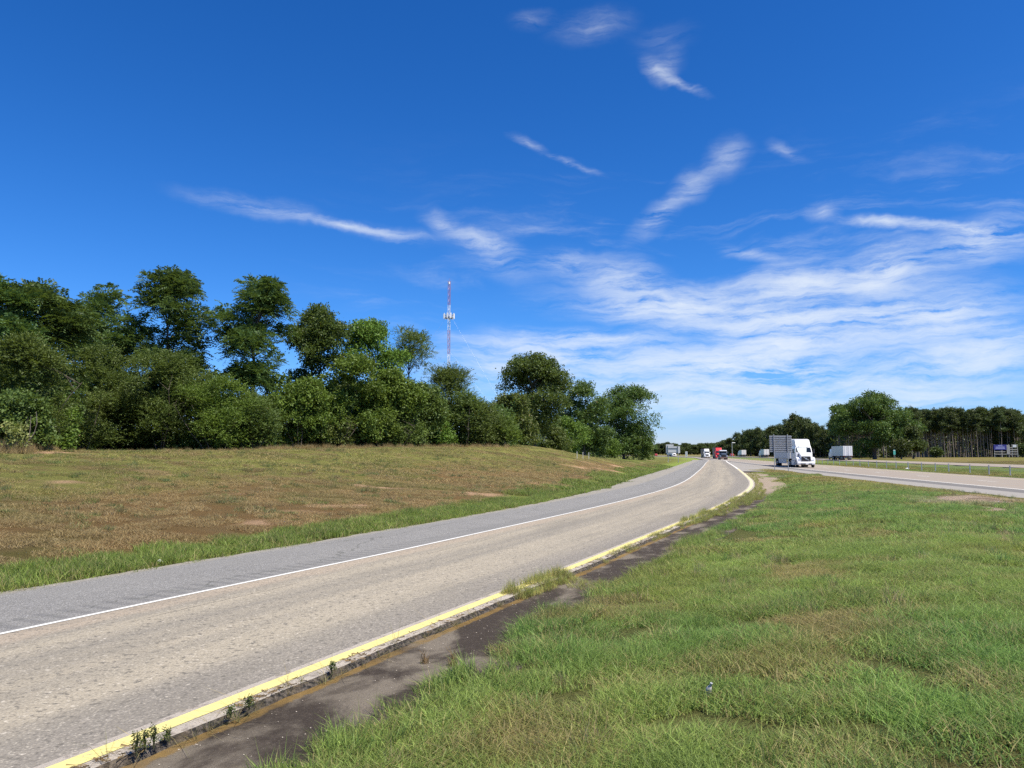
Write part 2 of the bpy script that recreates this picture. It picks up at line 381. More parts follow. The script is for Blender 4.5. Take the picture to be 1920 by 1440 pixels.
# ------------------------------------------------------------------ materials
def new_mat(name):
    m = bpy.data.materials.new(name); m.use_nodes = True; nt = m.node_tree
    p = nt.nodes['Principled BSDF']; return m, nt, p
def setp(nt, p, **k):
    for a, v in k.items():
        s = p.inputs[a.replace('_', ' ')]
        if isinstance(v, bpy.types.NodeSocket): nt.links.new(v, s)
        else: s.default_value = tuple(v) + (1,) if isinstance(v, (tuple, list)) and len(v) == 3 and s.type == 'RGBA' else v
def bump(nt, p, h, strength=0.5, distv=0.02):
    b = N(nt, 'ShaderNodeBump', None, Strength=strength, Distance=distv, Height=h); nt.links.new(b.outputs[0], p.inputs['Normal'])
MATS = {}
def plain(name, col, rough=0.5, metal=0.0, grime=0.15, scale=3.0, spec=0.5):
    if name in MATS: return MATS[name]
    m, nt, p = new_mat(name)
    g = N(nt, 'ShaderNodeNewGeometry').outputs['Position']
    n = NOISE(nt, g, scale, 5, 0.6)
    c = MIX(nt, MAPR(nt, n, 0.4, 0.72, 0, grime), tuple(col), tuple(c * 0.45 + 0.02 for c in col))
    setp(nt, p, Base_Color=c, Roughness=rough, Metallic=metal); p.inputs['Specular IOR Level'].default_value = spec
    MATS[name] = m; return m
def glass_mat():
    m, nt, p = new_mat('window_glass'); setp(nt, p, Base_Color=(0.012, 0.016, 0.02), Roughness=0.06); p.inputs['Specular IOR Level'].default_value = 0.7
    return m

def ramp_asphalt():
    m, nt, p = new_mat('worn_tan_asphalt')
    uv = N(nt, 'ShaderNodeUVMap').outputs[0]; s = N(nt, 'ShaderNodeSeparateXYZ', None, Vector=uv); lat = s.outputs[0]
    pos = N(nt, 'ShaderNodeNewGeometry').outputs['Position']
    fine = NOISE(nt, pos, 48, 4, 0.75); agg = N(nt, 'ShaderNodeTexVoronoi', None, Vector=pos, Scale=38.0, Randomness=1.0)
    mid = NOISE(nt, pos, 5.5, 5, 0.65); big = NOISE(nt, pos, 0.55, 4, 0.6)
    lon = NOISE(nt, N(nt, 'ShaderNodeMapping', None, Vector=uv, Scale=(1.6, 0.035, 1)).outputs[0], 1.6, 5, 0.6, 0.3)
    c = MIX(nt, big, (0.275, 0.246, 0.188), (0.350, 0.308, 0.234))
    c = MIX(nt, MAPR(nt, lon, 0.35, 0.7, 0, 0.7), c, (0.205, 0.188, 0.155))
    # wheel paths a little greyer, dusty pink strip by the white line, darker along the yellow one
    wob = M_(nt, 'ADD', lat, M_(nt, 'MULTIPLY', M_(nt, 'SUBTRACT', big, 0.5), 0.7))
    c = MIX(nt, MAPR(nt, wob, 0.62, 0.35, 0, 0.62), c, (0.34, 0.275, 0.205))
    c = MIX(nt, M_(nt, 'MULTIPLY', MAPR(nt, wob, 2.9, 3.8), 0.72), c, (0.175, 0.162, 0.145))
    c = MIX(nt, M_(nt, 'MULTIPLY', M_(nt, 'MULTIPLY', MAPR(nt, lat, 0.9, 1.3), MAPR(nt, lat, 2.2, 1.6)), 0.35), c, (0.17, 0.158, 0.135))
    stone = M_(nt, 'ADD', M_(nt, 'MULTIPLY', fine, 0.65), M_(nt, 'MULTIPLY', agg.outputs['Distance'], 0.5))
    c = MIX(nt, MAPR(nt, stone, 0.52, 0.30, 0, 0.6), c, (0.50, 0.455, 0.37))
    c = MIX(nt, MAPR(nt, stone, 0.60, 0.86, 0, 0.70), c, (0.11, 0.10, 0.085))
    pit = NOISE(nt, pos, 13, 5, 0.7); c = MIX(nt, MAPR(nt, pit, 0.54, 0.65, 0, 0.82), c, (0.105, 0.097, 0.082))
    c = MIX(nt, MAPR(nt, mid, 0.60, 0.75, 0, 0.30), c, (0.50, 0.44, 0.36))
    fl = NOISE(nt, N(nt, 'ShaderNodeMapping', None, Vector=pos, Location=(7, 3, 1)).outputs[0], 17, 5, 0.7); c = MIX(nt, MAPR(nt, fl, 0.58, 0.70, 0, 0.7), c, (0.60, 0.55, 0.46))
    blot = NOISE(nt, N(nt, 'ShaderNodeMapping', None, Vector=uv, Scale=(0.8, 0.16, 1)).outputs[0], 1.0, 5, 0.65, 0.4); c = MIX(nt, MAPR(nt, blot, 0.50, 0.68, 0, 0.42), c, (0.155, 0.142, 0.118))
    # one thin wandering crack along the lane
    ck = M_(nt, 'ABSOLUTE', M_(nt, 'SUBTRACT', M_(nt, 'ADD', lat, M_(nt, 'MULTIPLY', M_(nt, 'SUBTRACT', NOISE(nt, uv, 0.6, 6, 0.7), 0.5), 0.35)), 0.80))
    ckm = M_(nt, 'MULTIPLY', MAPR(nt, ck, 0.014, 0.004), MAPR(nt, NOISE(nt, uv, 0.23, 2), 0.45, 0.52))
    c = MIX(nt, M_(nt, 'MULTIPLY', ckm, 0.85), c, (0.05, 0.045, 0.04))
    setp(nt, p, Base_Color=c, Roughness=0.9); p.inputs['Specular IOR Level'].default_value = 0.25
    h = M_(nt, 'ADD', M_(nt, 'MULTIPLY', fine, 0.6), M_(nt, 'ADD', M_(nt, 'MULTIPLY', agg.outputs['Distance'], -0.6), M_(nt, 'MULTIPLY', pit, -0.9)))
    bump(nt, p, h, 0.6, 0.02); return m
def shoulder_asphalt():
    m, nt, p = new_mat('grey_shoulder_asphalt')
    uv = N(nt, 'ShaderNodeUVMap').outputs[0]; s = N(nt, 'ShaderNodeSeparateXYZ', None, Vector=uv); lat, lon = s.outputs[0], s.outputs[1]
    pos = N(nt, 'ShaderNodeNewGeometry').outputs['Position']
    fine = NOISE(nt, pos, 55, 4, 0.75); big = NOISE(nt, pos, 0.7, 5, 0.65); mid = NOISE(nt, pos, 6, 5, 0.65)
    c = MIX(nt, big, (0.14, 0.138, 0.130), (0.205, 0.200, 0.185))
    c = MIX(nt, MAPR(nt, fine, 0.50, 0.34, 0, 0.75), c, (0.50, 0.49, 0.47)); c = MIX(nt, MAPR(nt, fine, 0.52, 0.72, 0, 0.8), c, (0.06, 0.062, 0.066))
    # rumble strip cut beside the white line
    rb = M_(nt, 'SINE', M_(nt, 'MULTIPLY', lon, 2 * math.pi / 0.30)); inr = M_(nt, 'MULTIPLY', MAPR(nt, lat, 0.12, 0.22), MAPR(nt, lat, 0.78, 0.66))
    rbm = M_(nt, 'MULTIPLY', inr, MAPR(nt, rb, -0.1, 0.8))
    c = MIX(nt, M_(nt, 'MULTIPLY', rbm, 0.35), c, (0.10, 0.10, 0.10))
    c = MIX(nt, MAPR(nt, mid, 0.58, 0.72, 0, 0.35), c, (0.12, 0.12, 0.12))
    edge = MAPR(nt, M_(nt, 'ADD', lat, M_(nt, 'MULTIPLY', mid, 0.5)), 2.65, 3.0); c = MIX(nt, M_(nt, 'MULTIPLY', edge, 0.5), c, (0.30, 0.27, 0.21))
    cr = N(nt, 'ShaderNodeTexVoronoi', {'feature': 'DISTANCE_TO_EDGE'}, Vector=VM(nt, 'ADD', N(nt, 'ShaderNodeMapping', None, Vector=uv, Scale=(0.33, 0.12, 1)).outputs[0], VM(nt, 'SCALE', N(nt, 'ShaderNodeTexNoise', None, Vector=pos, Scale=1.5, Detail=4.0).outputs['Color'])), Scale=1.0)
    cr.inputs['Vector'].links[0].from_node.inputs[1].links[0].from_node.inputs[3].default_value = 0.25
    c = MIX(nt, MAPR(nt, cr.outputs[0], 0.007, 0.002, 0, 0.5), c, (0.06, 0.065, 0.05))
    setp(nt, p, Base_Color=c, Roughness=0.92); p.inputs['Specular IOR Level'].default_value = 0.25
    bump(nt, p, M_(nt, 'SUBTRACT', M_(nt, 'MULTIPLY', fine, 0.6), M_(nt, 'MULTIPLY', rbm, 0.8)), 0.8, 0.025); return m
def highway_mat(name, lanes=True):
    m, nt, p = new_mat(name)
    uv = N(nt, 'ShaderNodeUVMap').outputs[0]; s = N(nt, 'ShaderNodeSeparateXYZ', None, Vector=uv); lat, lon = s.outputs[0], s.outputs[1]
    pos = N(nt, 'ShaderNodeNewGeometry').outputs['Position']
    lonn = NOISE(nt, N(nt, 'ShaderNodeMapping', None, Vector=uv, Scale=(1.1, 0.02, 1)).outputs[0], 1.3, 5, 0.6)
    big = NOISE(nt, pos, 0.3, 5, 0.6); fine = NOISE(nt, pos, 22, 4, 0.7)
    c = MIX(nt, lonn, (0.29, 0.238, 0.178), (0.225, 0.192, 0.152))
    c = MIX(nt, MAPR(nt, big, 0.4, 0.7, 0, 0.4), c, (0.26, 0.23, 0.19))
    if lanes:
        sh = MAPR(nt, lat, -0.05, -0.2); c = MIX(nt, sh, c, (0.255, 0.238, 0.208))
        dk = M_(nt, 'MULTIPLY', MAPR(nt, lat, -0.18, -0.32), MAPR(nt, lat, -1.75, -1.5)); c = MIX(nt, M_(nt, 'MULTIPLY', dk, MAPR(nt, big, 0.2, 0.5, 0.6, 0.95)), c, (0.12, 0.114, 0.104))
        for a in (1.0, 2.8, 4.7, 6.4):
            w = MAPR(nt, M_(nt, 'ABSOLUTE', M_(nt, 'SUBTRACT', lat, a)), 0.55, 0.1); c = MIX(nt, M_(nt, 'MULTIPLY', w, 0.28), c, (0.25, 0.235, 0.21))
    c = MIX(nt, MAPR(nt, fine, 0.45, 0.75, 0, 0.3), c, (0.2, 0.18, 0.16))
    setp(nt, p, Base_Color=c, Roughness=0.9); bump(nt, p, fine, 0.4, 0.02); return m
def gutter_mat():
    m, nt, p = new_mat('dark_stained_gutter')
    uv = N(nt, 'ShaderNodeUVMap').outputs[0]; lat = N(nt, 'ShaderNodeSeparateXYZ', None, Vector=uv).outputs[0]
    pos = N(nt, 'ShaderNodeNewGeometry').outputs['Position']
    big = NOISE(nt, N(nt, 'ShaderNodeMapping', None, Vector=uv, Scale=(0.9, 0.55, 1)).outputs[0], 1.5, 5, 0.6, 0.5)
    fine = NOISE(nt, pos, 70, 4, 0.8); mid = NOISE(nt, pos, 9, 5, 0.65)
    c = MIX(nt, MAPR(nt, big, 0.46, 0.62), (0.046, 0.036, 0.027), (0.175, 0.150, 0.115))
    c = MIX(nt, MAPR(nt, mid, 0.5, 0.75, 0, 0.5), c, (0.105, 0.085, 0.066))
    c = MIX(nt, MAPR(nt, fine, 0.60, 0.72, 0, 0.65), c, (0.34, 0.30, 0.26)); c = MIX(nt, MAPR(nt, fine, 0.46, 0.30, 0, 0.7), c, (0.018, 0.016, 0.015))
    # moss and clay washed along the foot of the edge
    ms = M_(nt, 'MULTIPLY', MAPR(nt, M_(nt, 'ADD', lat, M_(nt, 'MULTIPLY', M_(nt, 'SUBTRACT', mid, 0.5), 0.16)), 0.045, 0.005), MAPR(nt, NOISE(nt, uv, 1.3, 4), 0.36, 0.56, 0.25, 1.0))
    c = MIX(nt, M_(nt, 'MULTIPLY', ms, 0.9), c, MIX(nt, mid, (0.15, 0.092, 0.026), (0.26, 0.17, 0.055)))
    py = N(nt, 'ShaderNodeSeparateXYZ', None, Vector=pos).outputs[1]
    c = MIX(nt, M_(nt, 'MULTIPLY', MAPR(nt, M_(nt, 'ADD', py, M_(nt, 'MULTIPLY', mid, 6)), 38, 46), 0.9), c, MIX(nt, big, (0.24, 0.19, 0.135), (0.35, 0.285, 0.21)))
    setp(nt, p, Base_Color=c, Roughness=0.92); p.inputs['Specular IOR Level'].default_value = 0.2; bump(nt, p, fine, 0.8, 0.02); return m
def paint_mat(name, col, wear=0.4):
    m, nt, p = new_mat(name); pos = N(nt, 'ShaderNodeNewGeometry').outputs['Position']
    n = NOISE(nt, pos, 30, 6, 0.75); b = NOISE(nt, pos, 2.5, 5, 0.65)
    c = MIX(nt, MAPR(nt, n, 0.56, 0.78, 0, wear), col, (0.30, 0.27, 0.22)); c = MIX(nt, MAPR(nt, b, 0.42, 0.75, 0, 0.5), c, tuple(x * 0.66 + 0.03 for x in col)); ch = NOISE(nt, pos, 14, 6, 0.8); c = MIX(nt, MAPR(nt, ch, 0.60, 0.66, 0, wear * 1.5), c, (0.27, 0.24, 0.19)); c = MIX(nt, MAPR(nt, NOISE(nt, pos, 75, 3, 0.7), 0.60, 0.72, 0, 0.6), c, (0.22, 0.20, 0.16))
    setp(nt, p, Base_Color=c, Roughness=0.75); bump(nt, p, n, 0.3, 0.01); return m
def edge_mat():
    m, nt, p = new_mat('crumbling_pale_edge'); pos = N(nt, 'ShaderNodeNewGeometry').outputs['Position']
    n = NOISE(nt, pos, 40, 5, 0.75); b = NOISE(nt, pos, 6, 5, 0.7)
    c = MIX(nt, n, (0.25, 0.22, 0.18), (0.52, 0.47, 0.40)); c = MIX(nt, MAPR(nt, b, 0.52, 0.68, 0, 0.75), c, (0.13, 0.105, 0.085))
    c = MIX(nt, MAPR(nt, n, 0.6, 0.75, 0, 0.7), c, (0.07, 0.06, 0.05))
    setp(nt, p, Base_Color=c, Roughness=0.95); bump(nt, p, n, 0.9, 0.02); return m
def ground_mat():
    m, nt, p = new_mat('turf_ground'); pos = N(nt, 'ShaderNodeNewGeometry').outputs['Position']
    a = N(nt, 'ShaderNodeAttribute', {'attribute_name': 'gcol'}).outputs['Color']
    n = NOISE(nt, pos, 7, 6, 0.75); n2 = NOISE(nt, pos, 28, 5, 0.75)
    c = MIX(nt, MAPR(nt, n, 0.35, 0.7, 0, 0.65), a, MIX(nt, 0.5, a, (0.045, 0.040, 0.015)))
    c = MIX(nt, MAPR(nt, n2, 0.5, 0.8, 0, 0.45), c, MIX(nt, 0.6, a, (0.36, 0.29, 0.13)))
    setp(nt, p, Base_Color=c, Roughness=1.0); p.inputs['Specular IOR Level'].default_value = 0.05
    bump(nt, p, M_(nt, 'ADD', n, M_(nt, 'MULTIPLY', n2, 0.6)), 1.0, 0.12); return m
def leaf_mat(name, dark, light, transl=0.35, gloss=0.35, dead=0.03, hue=0.03):
    m = bpy.data.materials.new(name); m.use_nodes = True; nt = m.node_tree; p = nt.nodes['Principled BSDF']; out = nt.nodes['Material Output']
    r = N(nt, 'ShaderNodeAttribute', {'attribute_name': 'rnd'}).outputs['Fac']; oi = N(nt, 'ShaderNodeObjectInfo').outputs['Random']
    pos = N(nt, 'ShaderNodeTexCoord').outputs['Object']; pn = NOISE(nt, pos, 0.55, 4, 0.6)
    f = M_(nt, 'ADD', M_(nt, 'MULTIPLY', r, 0.55), MAPR(nt, pn, 0.3, 0.7, 0, 0.5), clamp=True)
    c = MIX(nt, f, dark, light); c = MIX(nt, M_(nt, 'GREATER_THAN', r, 1 - dead), c, (0.22, 0.15, 0.05))
    hs = N(nt, 'ShaderNodeHueSaturation', None, Color=c, Hue=M_(nt, 'ADD', 0.5 - hue / 2, M_(nt, 'MULTIPLY', oi, hue)), Saturation=1.0, Value=MAPR(nt, oi, 0, 1, 0.85, 1.12), Fac=1.0).outputs[0]
    setp(nt, p, Base_Color=hs, Roughness=0.55); p.inputs['Specular IOR Level'].default_value = gloss
    t = N(nt, 'ShaderNodeBsdfTranslucent', None, Color=MIX(nt, 0.65, hs, (0.14, 0.19, 0.02)))
    mx = N(nt, 'ShaderNodeMixShader', None, Fac=transl); nt.links.new(p.outputs[0], mx.inputs[1]); nt.links.new(t.outputs[0], mx.inputs[2]); nt.links.new(mx.outputs[0], out.inputs[0])
    return m
def grass_mat():
    m = bpy.data.materials.new('grass_blades'); m.use_nodes = True; nt = m.node_tree; p = nt.nodes['Principled BSDF']; out = nt.nodes['Material Output']
    a = N(nt, 'ShaderNodeAttribute', {'attribute_name': 'gcol', 'attribute_type': 'INSTANCER'})
    r = N(nt, 'ShaderNodeAttribute', {'attribute_name': 'rnd'}).outputs['Fac']; h = N(nt, 'ShaderNodeAttribute', {'attribute_name': 'hgt'}).outputs['Fac']
    oi = N(nt, 'ShaderNodeObjectInfo').outputs['Random']
    c = a.outputs['Color']
    pos = N(nt, 'ShaderNodeNewGeometry').outputs['Position']; pn = NOISE(nt, pos, 1.7, 4, 0.6)
    dry = M_(nt, 'ADD', a.outputs['Alpha'], MAPR(nt, pn, 0.35, 0.7, -0.20, 0.28, False), clamp=True)
    c = MIX(nt, MAPR(nt, r, 0.0, 0.6, 0.35, 0.0, False), c, MIX(nt, 1.0, c, (0.60, 0.80, 0.55), 'MULTIPLY'))
    isdry = M_(nt, 'LESS_THAN', M_(nt, 'FRACT', M_(nt, 'ADD', M_(nt, 'MULTIPLY', r, 7.13), oi)), dry)
    c = MIX(nt, M_(nt, 'MULTIPLY', isdry, 0.72), c, (0.42, 0.33, 0.16))
    c = MIX(nt, M_(nt, 'MULTIPLY', MAPR(nt, h, 0.40, 0.0), 0.45), c, (0.26, 0.205, 0.095))
    c = MIX(nt, M_(nt, 'MULTIPLY', MAPR(nt, h, 0.75, 1.0), 0.25), c, (0.29, 0.36, 0.12))
    c = N(nt, 'ShaderNodeHueSaturation', None, Color=c, Hue=0.5, Saturation=1.0, Value=M_(nt, 'MULTIPLY', MAPR(nt, oi, 0, 1, 0.9, 1.1), MAPR(nt, M_(nt, 'FRACT', M_(nt, 'MULTIPLY', r, 13.7)), 0, 1, 0.62, 1.42)), Fac=1.0).outputs[0]
    setp(nt, p, Base_Color=c, Roughness=0.5); p.inputs['Specular IOR Level'].default_value = 0.3
    t = N(nt, 'ShaderNodeBsdfTranslucent', None, Color=c); mx = N(nt, 'ShaderNodeMixShader', None, Fac=0.5)
    nt.links.new(p.outputs[0], mx.inputs[1]); nt.links.new(t.outputs[0], mx.inputs[2]); nt.links.new(mx.outputs[0], out.inputs[0]); return m
def bark_mat(name, a, b):
    m, nt, p = new_mat(name); pos = N(nt, 'ShaderNodeTexCoord').outputs['Object']
    n = NOISE(nt, N(nt, 'ShaderNodeMapping', None, Vector=pos, Scale=(1, 1, 0.25)).outputs[0], 9, 5, 0.7)
    setp(nt, p, Base_Color=MIX(nt, n, a, b), Roughness=0.95); bump(nt, p, n, 0.8, 0.05); return m

GLASS = glass_mat(); GROUND = ground_mat(); GRASSM = grass_mat()
BARK = bark_mat('grey_brown_bark', (0.055, 0.042, 0.032), (0.17, 0.14, 0.11)); PBARK = bark_mat('pine_bark', (0.12, 0.10, 0.085), (0.30, 0.255, 0.215))
LM = {
 'walnut': leaf_mat('pinnate_leaf', (0.038, 0.086, 0.026), (0.115, 0.195, 0.050)),
 'bright': leaf_mat('privet_leaf', (0.064, 0.124, 0.020), (0.185, 0.285, 0.042)),
 'olive':  leaf_mat('olive_leaf', (0.050, 0.084, 0.022), (0.155, 0.205, 0.046)),
 'deep':   leaf_mat('oak_leaf', (0.040, 0.078, 0.021), (0.120, 0.185, 0.040)),
 'pine':   leaf_mat('pine_needles', (0.036, 0.062, 0.022), (0.090, 0.118, 0.040), 0.25),
 'far':    leaf_mat('far_leaf', (0.034, 0.056, 0.018), (0.086, 0.110, 0.032), 0.28),
 'straw':  leaf_mat('dead_stalks', (0.20, 0.13, 0.06), (0.36, 0.27, 0.13), 0.2, 0.2),
 'weed':   leaf_mat('weed_leaf', (0.05, 0.075, 0.02), (0.14, 0.17, 0.05), 0.35, 0.3, 0.15),
}

# ------------------------------------------------------------------ the ground sheet
def grow(lo, hi, step, far, k=1.22):
    a = list(np.arange(lo, hi + 1e-6, step)); s = step; v = hi
    while v < far: s *= k; v += s; a.append(v)
    s = step; v = lo; pre = []
    while v > -far: s *= k; v -= s; pre.append(v)
    return np.array(pre[::-1] + a)
gx = grow(-52, 60, 0.5, 4500); gy = grow(-6, 118, 0.5, 5500)
GX, GY = np.meshgrid(gx, gy); fx, fy = GX.ravel(), GY.ravel()
gz = terrain(fx, fy); tc_, _, _, cv_, tp_ = tone(fx, fy)
th_ = (np.where(tp_[5], 0.72, 0.35) * np.clip(cv_, 0, 1) * sst(110, 60, fy))[:, None]; tc_ = tc_ * (1 - th_) + np.array([0.125, 0.105, 0.045]) * th_      # thatch and soil between the blades
nx, ny = len(gx), len(gy)
I = (np.arange(ny - 1)[:, None] * nx + np.arange(nx - 1)[None, :]).ravel()
ground = link('ground', mesh_np('ground', np.stack([fx, fy, gz], 1), np.stack([I, I + 1, I + nx + 1, I + nx], 1),
              {'gcol': np.concatenate([tc_, np.ones((len(tc_), 1))], 1)}, smooth=True), None, GROUND)
tag(ground, 'grassy roadside ground with mown bank and verges', kind='structure')

# ------------------------------------------------------------------ pavements
def strip(name, P, Nn, S, offs, zs, sel, mat, parent=None, lat0=0.0, sign=1.0, smooth=False):
    """ribbon along a line: offs and zs are lists of arrays (or numbers) across"""
    idx = np.where(sel)[0]; k = len(offs); V = []; UV = []
    for o, z in zip(offs, zs):
        o = (np.broadcast_to(o, len(P))[idx] if np.ndim(o) <= 1 else o); z = np.broadcast_to(z, len(P))[idx]
        V.append(np.column_stack([P[idx, 0] + Nn[idx, 0] * o, P[idx, 1] + Nn[idx, 1] * o, z])); UV.append(np.column_stack([(o - np.broadcast_to(lat0, len(P))[idx]) * sign, S[idx]]))
    m = len(idx); V = np.stack(V, 1).reshape(-1, 3); UV = np.stack(UV, 1).reshape(-1, 2)
    i = (np.arange(m - 1)[:, None] * k + np.arange(k - 1)[None, :]).ravel()
    return link(name, mesh_np(name, V, np.stack([i, i + k, i + k + 1, i + 1][::-1], 1)[:, ::-1] if False else np.stack([i, i + 1, i + k + 1, i + k], 1), uv=UV, smooth=smooth), parent, mat)
# finer copies of the ramp line near the camera
def refine(P, step=0.12, ymax=60):
    s = np.concatenate([[0], np.cumsum(np.linalg.norm(np.diff(P, axis=0), axis=1))])
    k = np.searchsorted(P[:, 1], ymax); t = np.concatenate([np.arange(0, s[k], step), s[k:]])
    return np.column_stack([np.interp(t, s, P[:, 0]), np.interp(t, s, P[:, 1])]), t
RF, RFS = refine(RAMP_W)
RFN = np.column_stack([np.interp(RFS, RAMP_S, RAMP_N[:, 0]), np.interp(RFS, RAMP_S, RAMP_N[:, 1])])
yF = RF[:, 1]; yo_f = yel_off(yF); sh_f = sho_off(yF)
wig = (fbm(RFS, 0 * RFS, 2.2, 51) - 0.5) * 0.10 + (fbm(RFS, 0 * RFS, 0.4, 52) - 0.5) * 0.08   # ragged edge
on = (yF > -20) & (yF < 235); ong = (yF > -20) & (yF < 84)
A_RAMP, A_SH, A_HW, A_GUT, A_EDGE = ramp_asphalt(), shoulder_asphalt(), highway_mat('tan_concrete_highway'), gutter_mat(), edge_mat()
A_OPP = highway_mat('pale_far_carriageway', False)
WHITE = paint_mat('white_road_paint', (0.66, 0.66, 0.62), 0.45); YELLOW = paint_mat('yellow_road_paint', (0.62, 0.545, 0.20), 0.55)
PALEY = paint_mat('faded_yellow_paint', (0.62, 0.56, 0.30), 0.5)
road = strip('ramp_road', RF, RFN, RFS, [0.0, yo_f * 0.25, yo_f * 0.5, yo_f * 0.75, yo_f - 0.17], [0.0, 0.012, 0.02, 0.012, 0.0], on, A_RAMP); tag(road, 'tan worn asphalt exit ramp lane between white and yellow lines', kind='structure')
strip('pale_margin', RF, RFN, RFS, [yo_f - 0.17, yo_f - 0.075, yo_f + 0.10, yo_f + 0.19 + wig], [0.0, 0.004, 0.004, -0.004 + wig * 0.1], on, A_EDGE, road)
shd = strip('road_shoulder', RF, RFN, RFS, [-sh_f - 0.06 + wig * 2.2, -sh_f * 0.5, 0.0], [-0.03, -0.008, -0.001], on, A_SH, None, 0.0, -1.0); tag(shd, 'grey asphalt shoulder with rumble strip left of the white line', kind='structure')
strip('white_edge_line', RF, RFN, RFS, [-0.040, 0.040], [0.0045, 0.0055], on, WHITE, road)
strip('yellow_edge_line', RF, RFN, RFS, [yo_f - 0.075, yo_f + 0.075], [0.0085, 0.0085], (yF > -20) & (yF < 34), YELLOW, road)
strip('faded_yellow_edge_line', RF, RFN, RFS, [yo_f - 0.075, yo_f + 0.09], [0.0085, 0.0085], (yF >= 33.9) & (yF < 100), PALEY, road)
strip('white_gore_line', RF, RFN, RFS, [yo_f - 0.10, yo_f + 0.10], [0.009, 0.009], (yF >= 99) & (yF < 228), WHITE, road)
def broken_mat():
    m, nt, p = new_mat('dark_broken_asphalt'); pos = N(nt, 'ShaderNodeNewGeometry').outputs['Position']; n = NOISE(nt, pos, 22, 5, 0.7); b = NOISE(nt, pos, 4, 3, 0.6)
    c = MIX(nt, MAPR(nt, n, 0.40, 0.66), (0.012, 0.011, 0.010), (0.15, 0.125, 0.10)); c = MIX(nt, MAPR(nt, b, 0.5, 0.7, 0, 0.5), c, (0.16, 0.12, 0.075))
    setp(nt, p, Base_Color=c, Roughness=0.95); bump(nt, p, n, 1.0, 0.05); return m
BROKEN = broken_mat()
# broken step down from the ramp edge to the gutter
nv = 5; lay = [yo_f + 0.19 + wig + (fbm(RFS, 0 * RFS + k, 6.0, 60 + k) - 0.5) * 0.05 + k * 0.010 for k in range(nv)]
for k in range(1, nv): lay[k] = np.maximum(lay[k], lay[k - 1] + 0.002)
layz = [-0.004 + wig * 0.1] + [(-0.012 - 0.05 * k / (nv - 1)) + (fbm(RFS, 0 * RFS + 3 * k, 7.0, 70 + k) - 0.5) * 0.02 for k in range(1, nv)]; lay[0] = yo_f + 0.19 + wig
strip('broken_edge', RF, RFN, RFS, lay, layz, ong, BROKEN, road)
gut = strip('gutter', RF, RFN, RFS, [yo_f + 0.17, yo_f + 0.6, yo_f + 1.0, yo_f + 1.7 + 0.4 * wid_n(yF)], [-0.058, -0.064, -0.06, -0.04 + 0.05 * wid_n(yF)], ong, A_GUT, None, yo_f + 0.30); tag(gut, 'dark stained gutter paving along the yellow line', kind='structure')
onh = (HWY_W[:, 1] > -85) & (HWY_W[:, 1] < 955)
hwy = strip('highway', HWY_W, HWY_N, HWY_S, [HW_L, -0.2, 3.5, 7.2, HW_R], [-0.045, 0.004, 0.03, 0.03, -0.03], onh, A_HW); tag(hwy, 'tan concrete highway carriageway with traffic coming nearer', kind='structure')
strip('white_edge_line', HWY_W, HWY_N, HWY_S, [-0.10, 0.10], [0.0135, 0.0135], onh, WHITE, hwy)
strip('inner_edge_line', HWY_W, HWY_N, HWY_S, [7.36, 7.54], [0.036, 0.036], onh, PALEY, hwy)
# gore pavement between ramp line and highway
gi = np.where((HWY_W[:, 1] > 86) & (HWY_W[:, 1] < 232))[0]; Vg = []; 
for i in gi:
    j = np.argmin(np.abs(RAMP_W[:, 1] - HWY_W[i, 1])); o = yel_off(RAMP_W[j, 1]) + 0.1
    a = RAMP_W[j] + RAMP_N[j] * o; b = HWY_W[i] + HWY_N[i] * (HW_L + 0.02)
    Vg += [(a[0], a[1], -0.012), (max(b[0], a[0]), b[1], -0.052)]
Vg = np.array(Vg); k = np.arange(len(gi) - 1) * 2
gore = link('gore_pavement', mesh_np('gore_pavement', Vg, np.stack([k, k + 1, k + 3, k + 2], 1), uv=np.column_stack([Vg[:, 0] * 0 - 2.5, Vg[:, 1]])), None, A_HW); tag(gore, 'pale paved wedge where the ramp leaves the highway', kind='structure')
# lane dashes, one mesh each (shared shape)
bm_d = mesh_np('lane_dash', [(-0.07, -1.5, 0), (0.07, -1.5, 0), (0.07, 1.5, 0), (-0.07, 1.5, 0)], [(0, 1, 2, 3)]); bm_d.materials.append(WHITE)
for s in np.arange(60, 520, 12.2):
    i = np.searchsorted(HWY_S, s); p = HWY_W[i] + HWY_N[i] * 3.66
    d = link('lane_dash', bm_d, hwy); d.location = (p[0], p[1], 0.0365); d.rotation_euler = (0, 0, -math.atan2(HWY_D[i, 0], HWY_D[i, 1]))
opp = strip('far_carriageway', HWY_W, HWY_N, HWY_S, [OP_L, 37.0, 41.0, OP_R], [-0.03, 0.10, 0.10, -0.02], onh, A_OPP); tag(opp, 'pale opposite carriageway beyond the grassy median', kind='structure')

